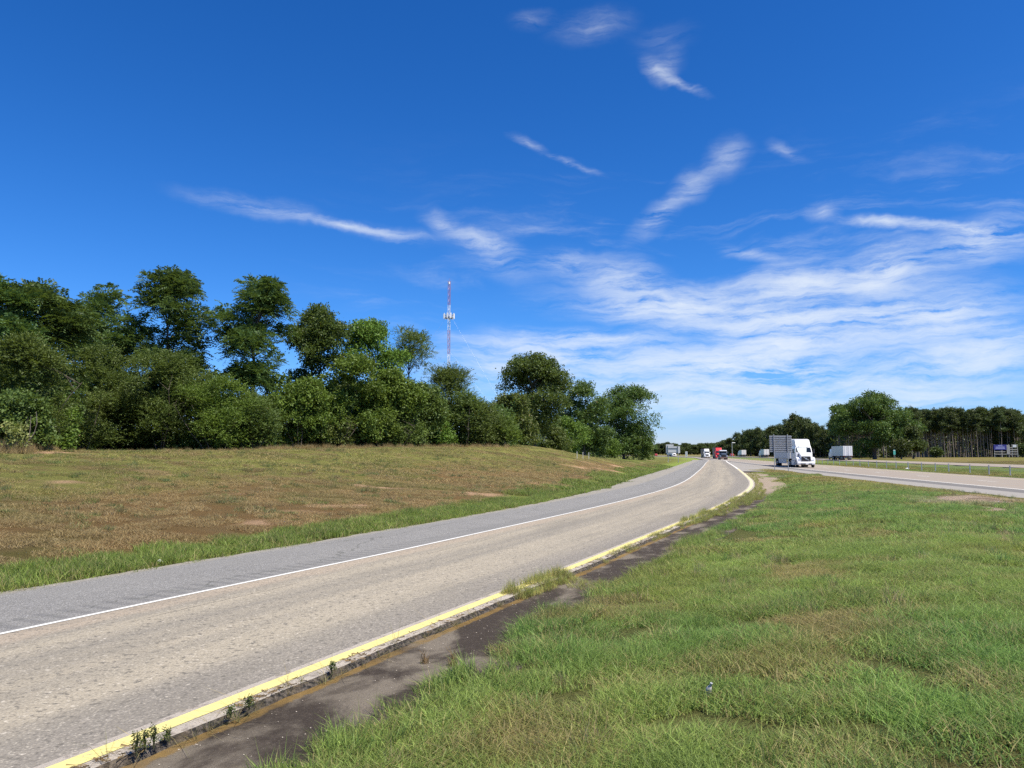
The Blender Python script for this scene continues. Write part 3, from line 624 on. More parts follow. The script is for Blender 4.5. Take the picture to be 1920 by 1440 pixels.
# ------------------------------------------------------------------ grass: tuft prototypes and scattering
def tuft_mesh(name, seed, nb, rad, h0, h1, wid, lean=0.5, stalks=0):
    r = np.random.default_rng(seed)
    a = r.uniform(0, 2 * np.pi, nb); rr = rad * np.sqrt(r.uniform(0, 1, nb)); bx, by = rr * np.cos(a), rr * np.sin(a)
    h = r.uniform(h0, h1, nb) * (1 - 0.35 * rr / rad); w = wid * r.uniform(0.6, 1.3, nb)
    la = r.uniform(0, 2 * np.pi, nb); ln = h * lean * r.uniform(0.1, 1.2, nb); fa = la + r.normal(0, 0.9, nb) + np.pi / 2
    rn = r.uniform(0, 1, nb)
    if stalks: h[:stalks] *= 1.45; w[:stalks] *= 0.6; ln[:stalks] *= 0.5
    V = np.zeros((nb, 5, 3)); H = np.zeros((nb, 5))
    for k, (t, ww) in enumerate(((0, 1.0), (0.55, 0.8))):
        for s, sg in ((0, -1), (1, 1)):
            V[:, 2 * k + s, 0] = bx + np.cos(la) * ln * t * t + sg * np.cos(fa) * w * ww * 0.5
            V[:, 2 * k + s, 1] = by + np.sin(la) * ln * t * t + sg * np.sin(fa) * w * ww * 0.5
            V[:, 2 * k + s, 2] = h * t - 0.01; H[:, 2 * k + s] = t
    V[:, 4, 0] = bx + np.cos(la) * ln; V[:, 4, 1] = by + np.sin(la) * ln; V[:, 4, 2] = h * (1 - 0.25 * (ln / (h + 1e-6)) ** 2); H[:, 4] = 1
    b = np.arange(nb) * 5
    T = np.concatenate([np.stack([b, b + 1, b + 3], 1), np.stack([b, b + 3, b + 2], 1), np.stack([b + 2, b + 3, b + 4], 1)])
    return mesh_np(name, V.reshape(-1, 3), T, {'hgt': H.ravel(), 'rnd': np.repeat(rn, 5)})
def proto_collection(name, meshes, mat):
    c = bpy.data.collections.new(name)
    for i, me in enumerate(meshes):
        if not me.materials: me.materials.append(mat)
        o = bpy.data.objects.new(f'{name}_{i:02d}', me); c.objects.link(o)
    return c
def scatter(name, coll, n_proto, P, rot, scl, col, label, seed=1):
    me = bpy.data.meshes.new(name); n = len(P); r = np.random.default_rng(seed)
    me.vertices.add(n); me.vertices.foreach_set('co', P.astype(np.float32).ravel())
    me.attributes.new('rot', 'FLOAT_VECTOR', 'POINT').data.foreach_set('vector', rot.astype(np.float32).ravel())
    me.attributes.new('scl', 'FLOAT_VECTOR', 'POINT').data.foreach_set('vector', scl.astype(np.float32).ravel())
    me.attributes.new('pick', 'INT', 'POINT').data.foreach_set('value', r.integers(0, n_proto, n).astype(np.int32))
    me.attributes.new('gcol', 'FLOAT_COLOR', 'POINT').data.foreach_set('color', col.astype(np.float32).ravel())
    o = link(name, me); tag(o, label, kind='stuff')
    ng = bpy.data.node_groups.new(name + '_nodes', 'GeometryNodeTree')
    ng.interface.new_socket('Geometry', in_out='INPUT', socket_type='NodeSocketGeometry'); ng.interface.new_socket('Geometry', in_out='OUTPUT', socket_type='NodeSocketGeometry')
    gi = ng.nodes.new('NodeGroupInput'); go = ng.nodes.new('NodeGroupOutput')
    ci = ng.nodes.new('GeometryNodeCollectionInfo'); ci.inputs[0].default_value = coll; ci.inputs[1].default_value = True; ci.inputs[2].default_value = True
    def na(nm, t): q = ng.nodes.new('GeometryNodeInputNamedAttribute'); q.data_type = t; q.inputs[0].default_value = nm; return q.outputs[0]
    iop = ng.nodes.new('GeometryNodeInstanceOnPoints'); iop.inputs['Pick Instance'].default_value = True
    e2r = ng.nodes.new('FunctionNodeEulerToRotation')
    L = ng.links.new
    L(gi.outputs[0], iop.inputs['Points']); L(ci.outputs[0], iop.inputs['Instance']); L(na('pick', 'INT'), iop.inputs['Instance Index'])
    L(na('rot', 'FLOAT_VECTOR'), e2r.inputs[0]); L(e2r.outputs[0], iop.inputs['Rotation']); L(na('scl', 'FLOAT_VECTOR'), iop.inputs['Scale']); L(iop.outputs[0], go.inputs[0])
    md = o.modifiers.new('scatter', 'NODES'); md.node_group = ng
    return o
NEAR = proto_collection('near_tuft', [tuft_mesh(f'near_tuft_{i}', i, 60, 0.15, 0.5, 1.25, 0.0068, 0.22, 3) for i in range(6)], GRASSM)
NEART = proto_collection('near_turf', [tuft_mesh(f'near_turf_{i}', 20 + i, 1150, 0.42, 0.4, 1.3, 0.0074, 0.24, 30) for i in range(5)], GRASSM)
MIDS = proto_collection('mid_tuft', [tuft_mesh(f'mid_tuft_{i}', 40 + i, 80, 0.24, 0.5, 1.2, 0.011, 0.3, 2) for i in range(5)], GRASSM)
MIDT = proto_collection('mid_turf', [tuft_mesh(f'mid_turf_{i}', 60 + i, 900, 0.62, 0.4, 1.3, 0.0135, 0.22, 20) for i in range(4)], GRASSM)
FART = proto_collection('far_turf', [tuft_mesh(f'far_turf_{i}', 80 + i, 800, 1.25, 0.45, 1.3, 0.030, 0.25, 0) for i in range(4)], GRASSM)

def sample_view(rng, n, y0, y1, ulo=-130, uhi=2050):
    """points spread evenly over the ground between two depths, inside a wedge a little wider than the frame"""
    y = np.sqrt(rng.uniform(0, 1, n) * (y1 ** 2 - y0 ** 2) + y0 ** 2); x = rng.uniform((ulo - 960) / F, (uhi - 960) / F, n) * y
    return x, y
def wedge_area(y0, y1, ulo=-130, uhi=2050): return (uhi - ulo) / F * (y1 ** 2 - y0 ** 2) / 2
rg = np.random.default_rng(5)
def grass_layer(name, coll, npro, y0, y1, dens, which, hmul, label, rad, edge=0.0, band=None, wmul=1.0):
    n = int(wedge_area(y0, y1) * dens); x, y = sample_view(rg, n, y0, y1)
    col, dry, hgt, cov, (z, dr, dh, yr, yo, tri) = tone(x, y)
    sh = sho_off(yr); ragged = (fbm(x, y, 0.8, 90) - 0.5) * 0.9 + (fbm(x, y, 2.5, 91) - 0.5) * 0.4
    el = -dr - sh + ragged * 0.18                                   # how far inside the turf, metres
    er = np.minimum(dr - (yo + 1.08 + 0.0 * wid_n(yr) + ragged * (1 + wid_n(yr))), HW_L - dh + ragged * 0.3); er = np.where(tri, er, -9)
    er = np.where((y > 84) & (dr < yo + 1.5), -9, er)
    em = np.where(dh < (HW_R + OP_R) / 2, np.minimum(dh - HW_R - 0.2, OP_L - dh), dh - OP_R) + ragged * 0.3
    e = {'left': el, 'right': er, 'median': em}[which]
    keep = (e > edge) & (rg.uniform(0, 1, n) < cov)
    if band is not None: keep &= e < band
    x, y = x[keep], y[keep]; col, dry, hgt = col[keep], dry[keep], hgt[keep]; n = len(x)
    zz = terrain(x, y); h_ = 0.3
    if which == 'right': zz = np.maximum(zz, -0.058)
    gxx = np.clip((terrain(x + h_, y) - terrain(x - h_, y)) / (2 * h_), -.25, .25); gyy = np.clip((terrain(x, y + h_) - terrain(x, y - h_)) / (2 * h_), -.25, .25)
    P = np.column_stack([x, y, zz - 0.004]); ph = rg.uniform(0, 6.283, n); ax, ay = gyy, -gxx; c_, s_ = np.cos(ph), np.sin(ph)
    rot = np.column_stack([ax * c_ + ay * s_, -ax * s_ + ay * c_, ph])
    clump = 0.8 + 0.4 * fbm(x, y, 1.1, 95)
    hs = hgt * hmul * rg.uniform(0.75, 1.2, n) * clump; ws = rg.uniform(0.85, 1.15, n) * wmul
    c4 = np.column_stack([col * rg.uniform(0.88, 1.12, (n, 1)), dry])
    scatter(name, coll, npro, P, rot, np.column_stack([ws, ws, hs]), c4, label, 3)
grass_layer('triangle_grass', NEART, 5, 3.2, 15, 5.6, 'right', 1.05, 'tall green and straw grass covering the wedge beside the gutter', .42, .28)
grass_layer('triangle_grass', NEAR, 6, 3.2, 22, 34, 'right', 1.55, 'ragged tufts along the grass edge by the gutter', .15, 0.0, 0.5)
grass_layer('triangle_grass', MIDT, 4, 15, 42, 2.1, 'right', 1.05, 'green grass of the wedge between ramp and highway', .62, .4)
grass_layer('triangle_grass', FART, 4, 42, 100, .42, 'right', 1.1, 'far green grass at the tip of the wedge', 1.25, .5)
grass_layer('bank_grass', MIDT, 4, 9, 40, 1.5, 'left', 1.05, 'dry mown grass on the left bank with a lush verge', .62, .42, None, .95)
grass_layer('bank_grass', MIDS, 5, 9, 45, 9, 'left', 1.0, 'ragged tufts along the verge edge by the shoulder', .24, 0.06, .55)
grass_layer('bank_grass', FART, 4, 40, 130, .40, 'left', 1.15, 'yellow green grass over the crown of the bank', 1.25, .5)
grass_layer('median_grass', FART, 4, 50, 180, .22, 'median', 1.2, 'green mown grass of the median', 1.25, .6)

def weeds(name, y0, y1, dens, which, hh, cols, label, seed):
    r = np.random.default_rng(seed); n = int(wedge_area(y0, y1) * dens); x, y = sample_view(r, n, y0, y1); col, dry, hgt, cov, (z, dr, dh, yr, yo, tri) = tone(x, y)
    k = ((-dr - sho_off(yr) > 3.2) if which == 'left' else (tri & (dr > yo + 1.5) & (dh < HW_L - 0.6))) & (fbm(x, y, 0.25, seed) > 0.42) & (cov > .5); x, y = x[k], y[k]; n = len(x)
    c = cols[r.integers(0, len(cols), n)] * r.uniform(.8, 1.2, (n, 1)); w = r.uniform(.5, 1.5, n) * (1.0 if which == 'left' else .7)
    scatter(name, MIDS if which == 'left' else NEAR, 5, np.column_stack([x, y, terrain(x, y)]), np.column_stack([r.normal(0, .15, n), r.normal(0, .15, n), r.uniform(0, 6.28, n)]), np.column_stack([w, w, hh * r.uniform(.5, 1.4, n)]), np.column_stack([c, r.uniform(0, .6, n)]), label, seed)
weeds('bank_weeds', 12, 70, 1.3, 'left', .17, np.array([[.12, .19, .05], [.17, .20, .06], [.10, .16, .06], [.34, .26, .12], [.30, .22, .11]]), 'scattered green and straw weed clumps on the left bank', 61)
weeds('wedge_weeds', 3.5, 40, 2.2, 'right', .19, np.array([[.13, .25, .06], [.36, .30, .15], [.30, .34, .10], [.10, .20, .06], [.42, .34, .18]]), 'taller seed stalks and clumps standing out of the wedge grass', 62)
# grass that has crept over the gutter and the yellow line
def creep(name, spots, hmul, coll, npro, label, dryv, colr):
    P, S, C, Rr = [], [], [], []
    for (s_along_y, o0, o1, ylen, n, hh) in spots:
        yy = rg.uniform(s_along_y - ylen / 2, s_along_y + ylen / 2, n); oo = rg.uniform(o0, o1, n)
        for a, b in zip(yy, oo):
            q = RAMP_W[:, 1] + RAMP_N[:, 1] * 4.3; i = np.argmin(np.abs(q - a)); p = RAMP_W[i] + RAMP_D[i] * (a - q[i]) / RAMP_D[i, 1] + RAMP_N[i] * (yel_off(RAMP_W[i, 1]) + b)
            P.append((p[0], p[1], 0.004 if b < 0.2 else -0.055)); S.append(hh * hmul * rg.uniform(0.55, 1.2)); C.append(colr * rg.uniform(0.75, 1.25)); Rr.append(rg.uniform(0, 6.28))
    n = len(P); S = np.array(S); w = rg.uniform(0.35, 0.75, n)
    scatter(name, coll, npro, np.array(P), np.column_stack([rg.normal(0, .15, n), rg.normal(0, .15, n), Rr]), np.column_stack([w, w, S]), np.column_stack([np.array(C), np.full(n, dryv)]), label, 9)
creep('creeping_grass', [(11.9, -0.02, 0.35, 1.9, 60, .19), (12.3, 0.15, 1.2, 0.7, 30, .10), (12.0, 0.1, 0.4, 2.0, 24, .10), (15.5, 0.1, 0.25, 2.5, 16, .09), (20, 0.08, 0.3, 4, 40, .10), (24, -0.02, 0.45, 4.2, 110, .19), (28, 0.05, 0.7, 5, 90, .16), (32.5, 0.02, 0.9, 4, 110, .18), (36, 0.1, 1.1, 4, 110, .18), (41, 0.2, 0.9, 5, 60, .15), (48, 0.2, 0.7, 10, 60, .13), (58, 0.2, 0.7, 12, 60, .13), (70, 0.2, 1.2, 16, 110, .13)],
      1.0, NEAR, 6, 'yellow green grass grown over the gutter and the yellow line', 0.4, np.array([0.36, 0.40, 0.10]))
kw = [(s, 0.16, 0.30, 0.12, int(rg.integers(1, 4)), rg.uniform(.09, .21)) for s in np.concatenate([np.arange(4.9, 9.2, 0.24) + rg.normal(0, .06, 18), np.arange(9.3, 22, 0.4)])]
creep('kerb_weeds', kw, 1.0, proto_collection('weed_tuft', [tuft_mesh(f'weed_tuft_{i}', 120 + i, 14, 0.06, 0.4, 1.3, 0.0055, 0.9, 2) for i in range(6)], GRASSM), 6, 'small weeds rooted in the broken edge by the yellow line', 0.5, np.array([0.16, 0.17, 0.06]))
# litter of dead stalks lying in the crack
n = 1500; yy = np.concatenate([rg.uniform(4.6, 9.5, 1000), rg.uniform(9.5, 22, 500)]); V = []; Q = []; rn = []
for k, a in enumerate(yy):
    if vnoise([a], [0.0], 1.6, 77)[0] < 0.42: continue
    i = np.argmin(np.abs(RF[:, 1] - a)); o = yo_f[i] + 0.17 + rg.normal(0, 0.045); p = RF[i] + RFN[i] * o
    an = rg.uniform(0, 6.28); l = rg.uniform(0.015, 0.05); z0 = 0.003 + abs(rg.normal(0, .012)); b = len(V); dx, dy = math.cos(an) * l, math.sin(an) * l
    V += [(p[0] - dx, p[1] - dy, z0), (p[0] + dx, p[1] + dy, z0 + rg.uniform(-.002, .02)), (p[0] + dx - dy * .08, p[1] + dy + dx * .08, z0 + .004)]; Q.append((b, b + 1, b + 2)); rn += [rg.uniform()] * 3
tag(link('dead_stalk_litter', mesh_np('dead_stalk_litter', V, Q, {'rnd': rn}), None, LM['straw']), 'brown dead stalks lying along the broken edge', kind='stuff')
# pebbles on gutter and shoulder edge
n = 900; V = []; Q = []
for k in range(n):
    if k < 520: a = rg.uniform(4.4, 22); o = float(yel_off(a)) + rg.uniform(0.3, 1.3); z0 = -0.058
    else: a = rg.uniform(9, 40); o = -float(sho_off(a)) + rg.normal(0.05, 0.14); z0 = -0.02
    i = np.argmin(np.abs(RF[:, 1] - a)); p = RF[i] + RFN[i] * o; s = rg.uniform(0.002, 0.0065) * (1 if k < 520 else 1.7); b = len(V)
    V += [(p[0] + s * dx, p[1] + s * dy, z0 + s * dz) for dx, dy, dz in ((-1, -.8, 0), (1, -.7, 0), (.9, 1, 0), (-.8, .9, 0), (rg.uniform(-.3, .3), rg.uniform(-.3, .3), 1.1))]
    Q += [(b, b + 1, b + 4), (b + 1, b + 2, b + 4), (b + 2, b + 3, b + 4), (b + 3, b, b + 4)]
tag(link('loose_gravel', mesh_np('loose_gravel', V, Q), None, plain('pale_pebbles', (0.36, 0.32, 0.27), 0.9, 0, 0.7, 60)), 'pale grit scattered along the pavement edges', kind='stuff')

# ------------------------------------------------------------------ trees
def unit(a): return a / (np.linalg.norm(a, axis=-1, keepdims=True) + 1e-9)
def leaves(P, A, kind, size, r):
    """leaf faces for sprigs rooted at P pointing along A"""
    n = len(P); up = np.array([0, 0, 1.0])
    S = unit(np.cross(A, up) + r.normal(0, 0.25, (n, 3)))
    bases, dirs, wid, ln, wd = [], [], [], [], []
    if kind == 'pinnate':
        k = 5; L = size * r.uniform(0.5, 0.9, n)
        for j in range(k):
            t = (j + 0.8) / k; b = P + A * (L * t)[:, None] - up * (L * 0.42 * t * t)[:, None]
            for sg in (-1, 1):
                d = unit(sg * S * 0.85 + A * 0.5 - up * 0.38 + r.normal(0, 0.13, (n, 3)))
                bases.append(b); dirs.append(d); wid.append(A + r.normal(0, .2, (n, 3))); ln.append(L * 0.36 * (1 - 0.35 * abs(t - 0.45))); wd.append(L * 0.074)
    elif kind == 'broad':
        k = 8; L = size * r.uniform(0.3, 0.55, n)
        for j in range(k):
            t = r.uniform(0.1, 1.0, n); b = P + A * (L * t)[:, None] + r.normal(0, 0.10 * size, (n, 3)); d = unit(A * 0.5 + r.normal(0, 0.75, (n, 3)) - up * 0.25)
            bases.append(b); dirs.append(d); wid.append(np.cross(d, r.normal(0, 1, (n, 3)) + up * 1.2)); ln.append(size * r.uniform(0.14, 0.24, n)); wd.append(size * r.uniform(0.045, 0.075, n))
    elif kind == 'fine':
        k = 11; L = size * r.uniform(0.5, 1.0, n)
        for j in range(k):
            t = (j + 0.5) / k; sg = 1 if j % 2 else -1
            b = P + A * (L * t)[:, None] - up * (L * 0.30 * t * t)[:, None]; d = unit(sg * S * 0.8 + A * 0.7 + r.normal(0, 0.35, (n, 3)))
            bases.append(b); dirs.append(d); wid.append(np.cross(d, r.normal(0, .6, (n, 3)) + up)); ln.append(size * r.uniform(0.09, 0.16, n)); wd.append(size * r.uniform(0.022, 0.04, n))
    elif kind == 'needle':
        k = 5
        for j in range(k):
            d = unit(A * 0.8 + r.normal(0, 0.7, (n, 3))); bases.append(P + r.normal(0, 0.22 * size, (n, 3))); dirs.append(d); wid.append(np.cross(d, r.normal(0, 1, (n, 3)))); ln.append(size * r.uniform(0.35, 0.8, n)); wd.append(size * r.uniform(0.06, 0.13, n))
    else:  # clump of big far leaves
        k = 5
        for j in range(k):
            d = unit(r.normal(0, 1, (n, 3)) + A * 0.3); bases.append(P + r.normal(0, 0.35 * size, (n, 3))); dirs.append(d); wid.append(np.cross(d, r.normal(0, 1, (n, 3)) + up * 0.8)); ln.append(size * r.uniform(0.35, 0.7, n)); wd.append(size * r.uniform(0.13, 0.24, n))
    B = np.concatenate(bases); D = np.concatenate(dirs); W = unit(np.concatenate(wid)); Ln = np.concatenate(ln)[:, None]; Wd = np.concatenate(wd)[:, None]
    m = len(B); V = np.empty((m, 4, 3)); V[:, 0] = B; V[:, 1] = B + D * Ln * 0.45 + W * Wd; V[:, 2] = B + D * Ln; V[:, 3] = B + D * Ln * 0.45 - W * Wd
    rn = np.repeat(np.tile(r.uniform(0, 1, n), k if kind != 'pinnate' else 2 * k) * 0.6 + r.uniform(0, 0.4, m), 4)
    return V.reshape(-1, 3), np.arange(m * 4).reshape(m, 4), rn
def tubes(segs, sides=6):
    """segs: list of (points, radii)"""
    V = []; Q = []
    for pts, rad in segs:
        pts = np.array(pts, float); n = len(pts); d = np.gradient(pts, axis=0); d = unit(d); b0 = len(V)
        for i in range(n):
            a = np.cross(d[i], (0, 0, 1.0) if abs(d[i, 2]) < 0.95 else (1.0, 0, 0)); a /= np.linalg.norm(a); b = np.cross(d[i], a)
            for k in range(sides):
                t = 2 * math.pi * k / sides; V.append(pts[i] + a * rad[i] * math.cos(t) + b * rad[i] * math.sin(t))
        for i in range(n - 1):
            for k in range(sides):
                q = b0 + i * sides; Q.append((q + k, q + (k + 1) % sides, q + sides + (k + 1) % sides, q + sides + k))
    return np.array(V), np.array(Q)
def envelope(shape, h):
    if shape == 'umbrella': return 0.35 + 0.75 * np.sin(np.clip(h * 1.05, 0, 1) ** 1.2 * math.pi * 0.80) if True else h
    if shape == 'round': return np.sqrt(np.clip(1 - (2 * h - 0.9) ** 2 / 1.25, 0.05, 1))
    if shape == 'cone': return np.clip(1.08 - h, 0.12, 1) ** 0.75
    if shape == 'mound': return np.sqrt(np.clip(1 - ((h - 0.38) / 0.66) ** 2, 0.06, 1))
    if shape == 'column': return np.clip(np.sqrt(np.clip(1 - (h - 0.35) ** 2 / 0.5, 0.05, 1)), 0.1, 1)
def make_crown(seed, H, base, RW, RD, shape, kind, size, n_sprig, n_lobe, lobe_r, flat=0.7, upw=0.2):
    """crown from height base to H; RW, RD half widths; returns crown mesh arrays and lobe centres"""
    r = np.random.default_rng(seed)
    h = np.concatenate([r.uniform(0.02, 0.86, n_lobe - 3), [0.88, 0.9, 0.82]]); an = r.uniform(0, 2 * np.pi, n_lobe); an[:n_lobe - 3] = np.arange(n_lobe - 3) * 2.39996 + r.normal(0, 0.3, n_lobe - 3)
    e = envelope(shape, h) * (0.78 + 0.42 * vnoise(np.cos(an) * 1.4 + 5, np.sin(an) * 1.4 + h * 3, 1.0, seed % 91)); q = np.sqrt(r.uniform(0.12, 1, n_lobe)); q[-3:] *= 0.45
    lr = lobe_r * r.uniform(0.55, 1.3, n_lobe)
    C = np.column_stack([np.cos(an) * q * np.maximum(e * RW - lr * 0.75, 0.05), np.sin(an) * q * np.maximum(e * RD - lr * 0.75, 0.05), base + h * (H - base)])
    C[:, 2] = np.minimum(C[:, 2], H - lr * flat * 0.95)
    # each bough carries smaller clumps, which leaves light tops and dark gaps between them
    nc = 4; dc = unit(r.normal(0, 1, (n_lobe, nc, 3)) + np.array([0, 0, 0.25])); Cc = C[:, None, :] + dc * (lr[:, None, None] * 0.78) * np.array([1, 1, flat]); rc = lr[:, None] * r.uniform(0.38, 0.62, (n_lobe, nc))
    C0 = C; AC = np.vstack([C, Cc.reshape(-1, 3)]); ar = np.concatenate([lr * 0.72, rc.ravel()]); AC[:, 2] = np.minimum(AC[:, 2], H - ar * flat * 0.8); AC[:, 2] = np.maximum(AC[:, 2], ar * flat * 0.6 + 0.1)
    w = ar ** 2; w[:n_lobe] *= 0.45; li = r.choice(len(AC), n_sprig, p=w / w.sum()); C, lr_full, lr = AC, lr, ar
    d = unit(r.normal(0, 1, (n_sprig, 3))); d[:, 2] = np.where(d[:, 2] < -0.35, -d[:, 2], d[:, 2])
    rad = r.uniform(0.10, 1.0, n_sprig) ** 0.26 * (1 + 0.10 * r.normal(0, 1, n_sprig)); rad = np.minimum(rad, 1.22)
    P = C[li] + d * (lr[li] * rad)[:, None] * np.array([1, 1, flat])
    A = unit(d + r.normal(0, 0.42, (n_sprig, 3)) + np.array([0, 0, upw]))
    V, Q, rn = leaves(P, A, kind, size, r)
    # keep clear of the ground
    V[:, 2] = np.maximum(V[:, 2], 0.05)
    return V, Q, rn, C0, lr_full
def make_trunk(seed, H, base, C, tr, lean=(0, 0), multi=1):
    r = np.random.default_rng(seed + 999); segs = []
    for m in range(multi):
        bx, by = (0, 0) if multi == 1 else (r.normal(0, 0.35), r.normal(0, 0.35))
        k = 6; top = base + 0.62 * (H - base); px = np.cumsum(np.r_[bx, r.normal(0, 0.12, k - 1)]) + np.linspace(0, lean[0], k) + np.linspace(0, bx * 3, k); py = np.cumsum(np.r_[by, r.normal(0, 0.12, k - 1)]) + np.linspace(0, lean[1], k) + np.linspace(0, by * 3, k); pz = np.linspace(-0.25, top, k)
        pts = np.column_stack([px, py, pz]); rad = tr / math.sqrt(multi) * np.linspace(1.15, 0.38, k); rad[0] *= 1.25; segs.append((pts, rad))
        for c in C[m::multi]:
            hb = np.clip(c[2] - r.uniform(0.25, 0.5) * np.hypot(c[0], c[1]) - 0.6, min(base * 0.55, top * 0.5), top * 0.97); i = np.clip((hb + 0.25) / (top + 0.25) * (k - 1), 0, k - 1.001); j = int(i); f = i - j
            s = pts[j] * (1 - f) + pts[j + 1] * f; mid = (s + c) / 2 + np.array([r.normal(0, .12), r.normal(0, .12), 0.18]); r0 = tr / math.sqrt(multi) * 0.34
            segs.append((np.array([s, mid, c]), [r0, r0 * 0.62, r0 * 0.22]))
    return tubes(segs, 6)
TREE_ID = [100]
def crest_raw(u):
    vb = np.interp(u, [-100, 0, 400, 640, 800, 960, 1050, 1130, 1200], [846, 846, 844, 840, 838, 837, 841, 853, 858]); D = 39.0 if u < 900 else 39.0 + (u - 900) * 0.22
    for _ in range(120):
        x = at(u, 850, D)[0]
        if 850 + (CAMH - zt(x, D)) / D * F <= vb + 1.0: break
        D += 0.6
    return D
CU = np.arange(-180, 1260, 30.0); CD = np.array([crest_raw(u) for u in CU])
CD = np.convolve(np.pad(CD, 2, 'edge'), np.ones(5) / 5, 'valid')
def crest(u): return float(np.interp(u, CU, CD))
LG = 'trees along the top of the left bank'
SG = 'shrubs at the foot of the left tree line'
def plant_tree(name, u, vtop, hw, D, shape, kind, matk, size, n_sprig, n_lobe, label, cat='tree', vbase=None, vcrown=None, lobe=0.36, flat=0.7, tr=0.16, upw=0.2, lean=(0, 0), multi=1, depth=0.85, group=None):
    TREE_ID[0] += 7; seed = TREE_ID[0]
    if group in (LG, SG): D = max(D, crest(u) + (4.0 if group == LG else 0.0))      # behind the crest of the bank
    x = at(u, 850, D)[0]; z0 = zt(x, D); top = at(u, vtop, D)[2]; H = top - z0
    RW = hw * D / F; base = (at(u, vcrown, D)[2] - z0) if vcrown else 0.05 * H; base = max(base, 0.15)
    V, Q, rn, C, lr = make_crown(seed, H, base, RW, RW * depth, shape, kind, size, n_sprig, n_lobe, lobe * RW, flat, upw)
    t = empty(name, (x, D, z0 - 0.02), 0, label, cat, group)
    link('crown', mesh_np(name + '_crown', V, Q, {'rnd': rn}), t, LM[matk])
    TV, TQ = make_trunk(seed, H, base, C, tr, lean, multi); link('trunk', mesh_np(name + '_trunk', TV, TQ, smooth=True), t, BARK)
    return t
# tall trees along the crest, left to right
plant_tree('walnut_tree', -38, 508, 78, 46, 'umbrella', 'pinnate', 'walnut', 1.0, 5200, 28, 'tall feathery tree cut off by the left edge of the photo', vcrown=780, tr=.17, group=LG)
plant_tree('walnut_tree', 72, 533, 84, 49, 'umbrella', 'pinnate', 'walnut', 1.0, 5300, 36, 'feathery tree with twin pointed tops, first fully seen from the left', vcrown=790, group=LG)
plant_tree('walnut_tree', 192, 536, 92, 50, 'umbrella', 'pinnate', 'walnut', 1.0, 5400, 38, 'broad feathery tree between the twin topped and the tallest tree', vcrown=790, group=LG)
plant_tree('walnut_tree', 312, 500, 72, 52, 'round', 'pinnate', 'walnut', 1.0, 5300, 36, 'tallest feathery tree of the left row, beside a gap of sky', vcrown=775, lobe=.40, group=LG)
plant_tree('walnut_tree', 468, 520, 88, 52, 'umbrella', 'pinnate', 'walnut', 1.0, 5300, 36, 'umbrella shaped feathery tree standing free with sky on both sides', vcrown=770, lobe=.34, tr=.19, group=LG)
plant_tree('hickory_tree', 590, 565, 72, 56, 'round', 'broad', 'deep', 1.15, 4600, 30, 'dark leafy tree just right of the umbrella shaped tree', vcrown=800, group=LG)
plant_tree('hickory_tree', 690, 603, 74, 58, 'round', 'broad', 'bright', 1.1, 4400, 30, 'yellow green leafy tree in the middle of the left row', vcrown=810, group=LG)
plant_tree('elm_tree', 768, 618, 50, 64, 'column', 'fine', 'olive', 1.2, 3200, 20, 'slim airy olive tree left of the radio mast', vcrown=810, lobe=.55, group=LG)
plant_tree('cedar_tree', 838, 688, 68, 68, 'cone', 'fine', 'olive', 1.3, 3800, 26, 'pointed bushy cedar below the radio mast', vcrown=832, lobe=.42, upw=.7, tr=.14, group=LG)
plant_tree('oak_tree', 1002, 668, 84, 98, 'round', 'broad', 'deep', 1.55, 5200, 36, 'big round oak standing right of the cedar with sky behind', vcrown=815, lobe=.36, tr=.26, group=LG)
plant_tree('oak_tree', 962, 745, 52, 95, 'column', 'broad', 'olive', 1.5, 1800, 16, 'olive tree hugging the left side of the round oak', vcrown=836, lobe=.45, group=LG)
plant_tree('oak_tree', 1096, 716, 52, 118, 'column', 'broad', 'deep', 1.8, 3000, 28, 'narrow dark tree between the round oak and the end tree', vcrown=840, lobe=.42, tr=.22, group=LG)
plant_tree('oak_tree', 1170, 725, 70, 132, 'round', 'broad', 'deep', 2.0, 4200, 34, 'dark spreading tree at the right end of the left row', vcrown=848, lobe=.34, tr=.26, group=LG)
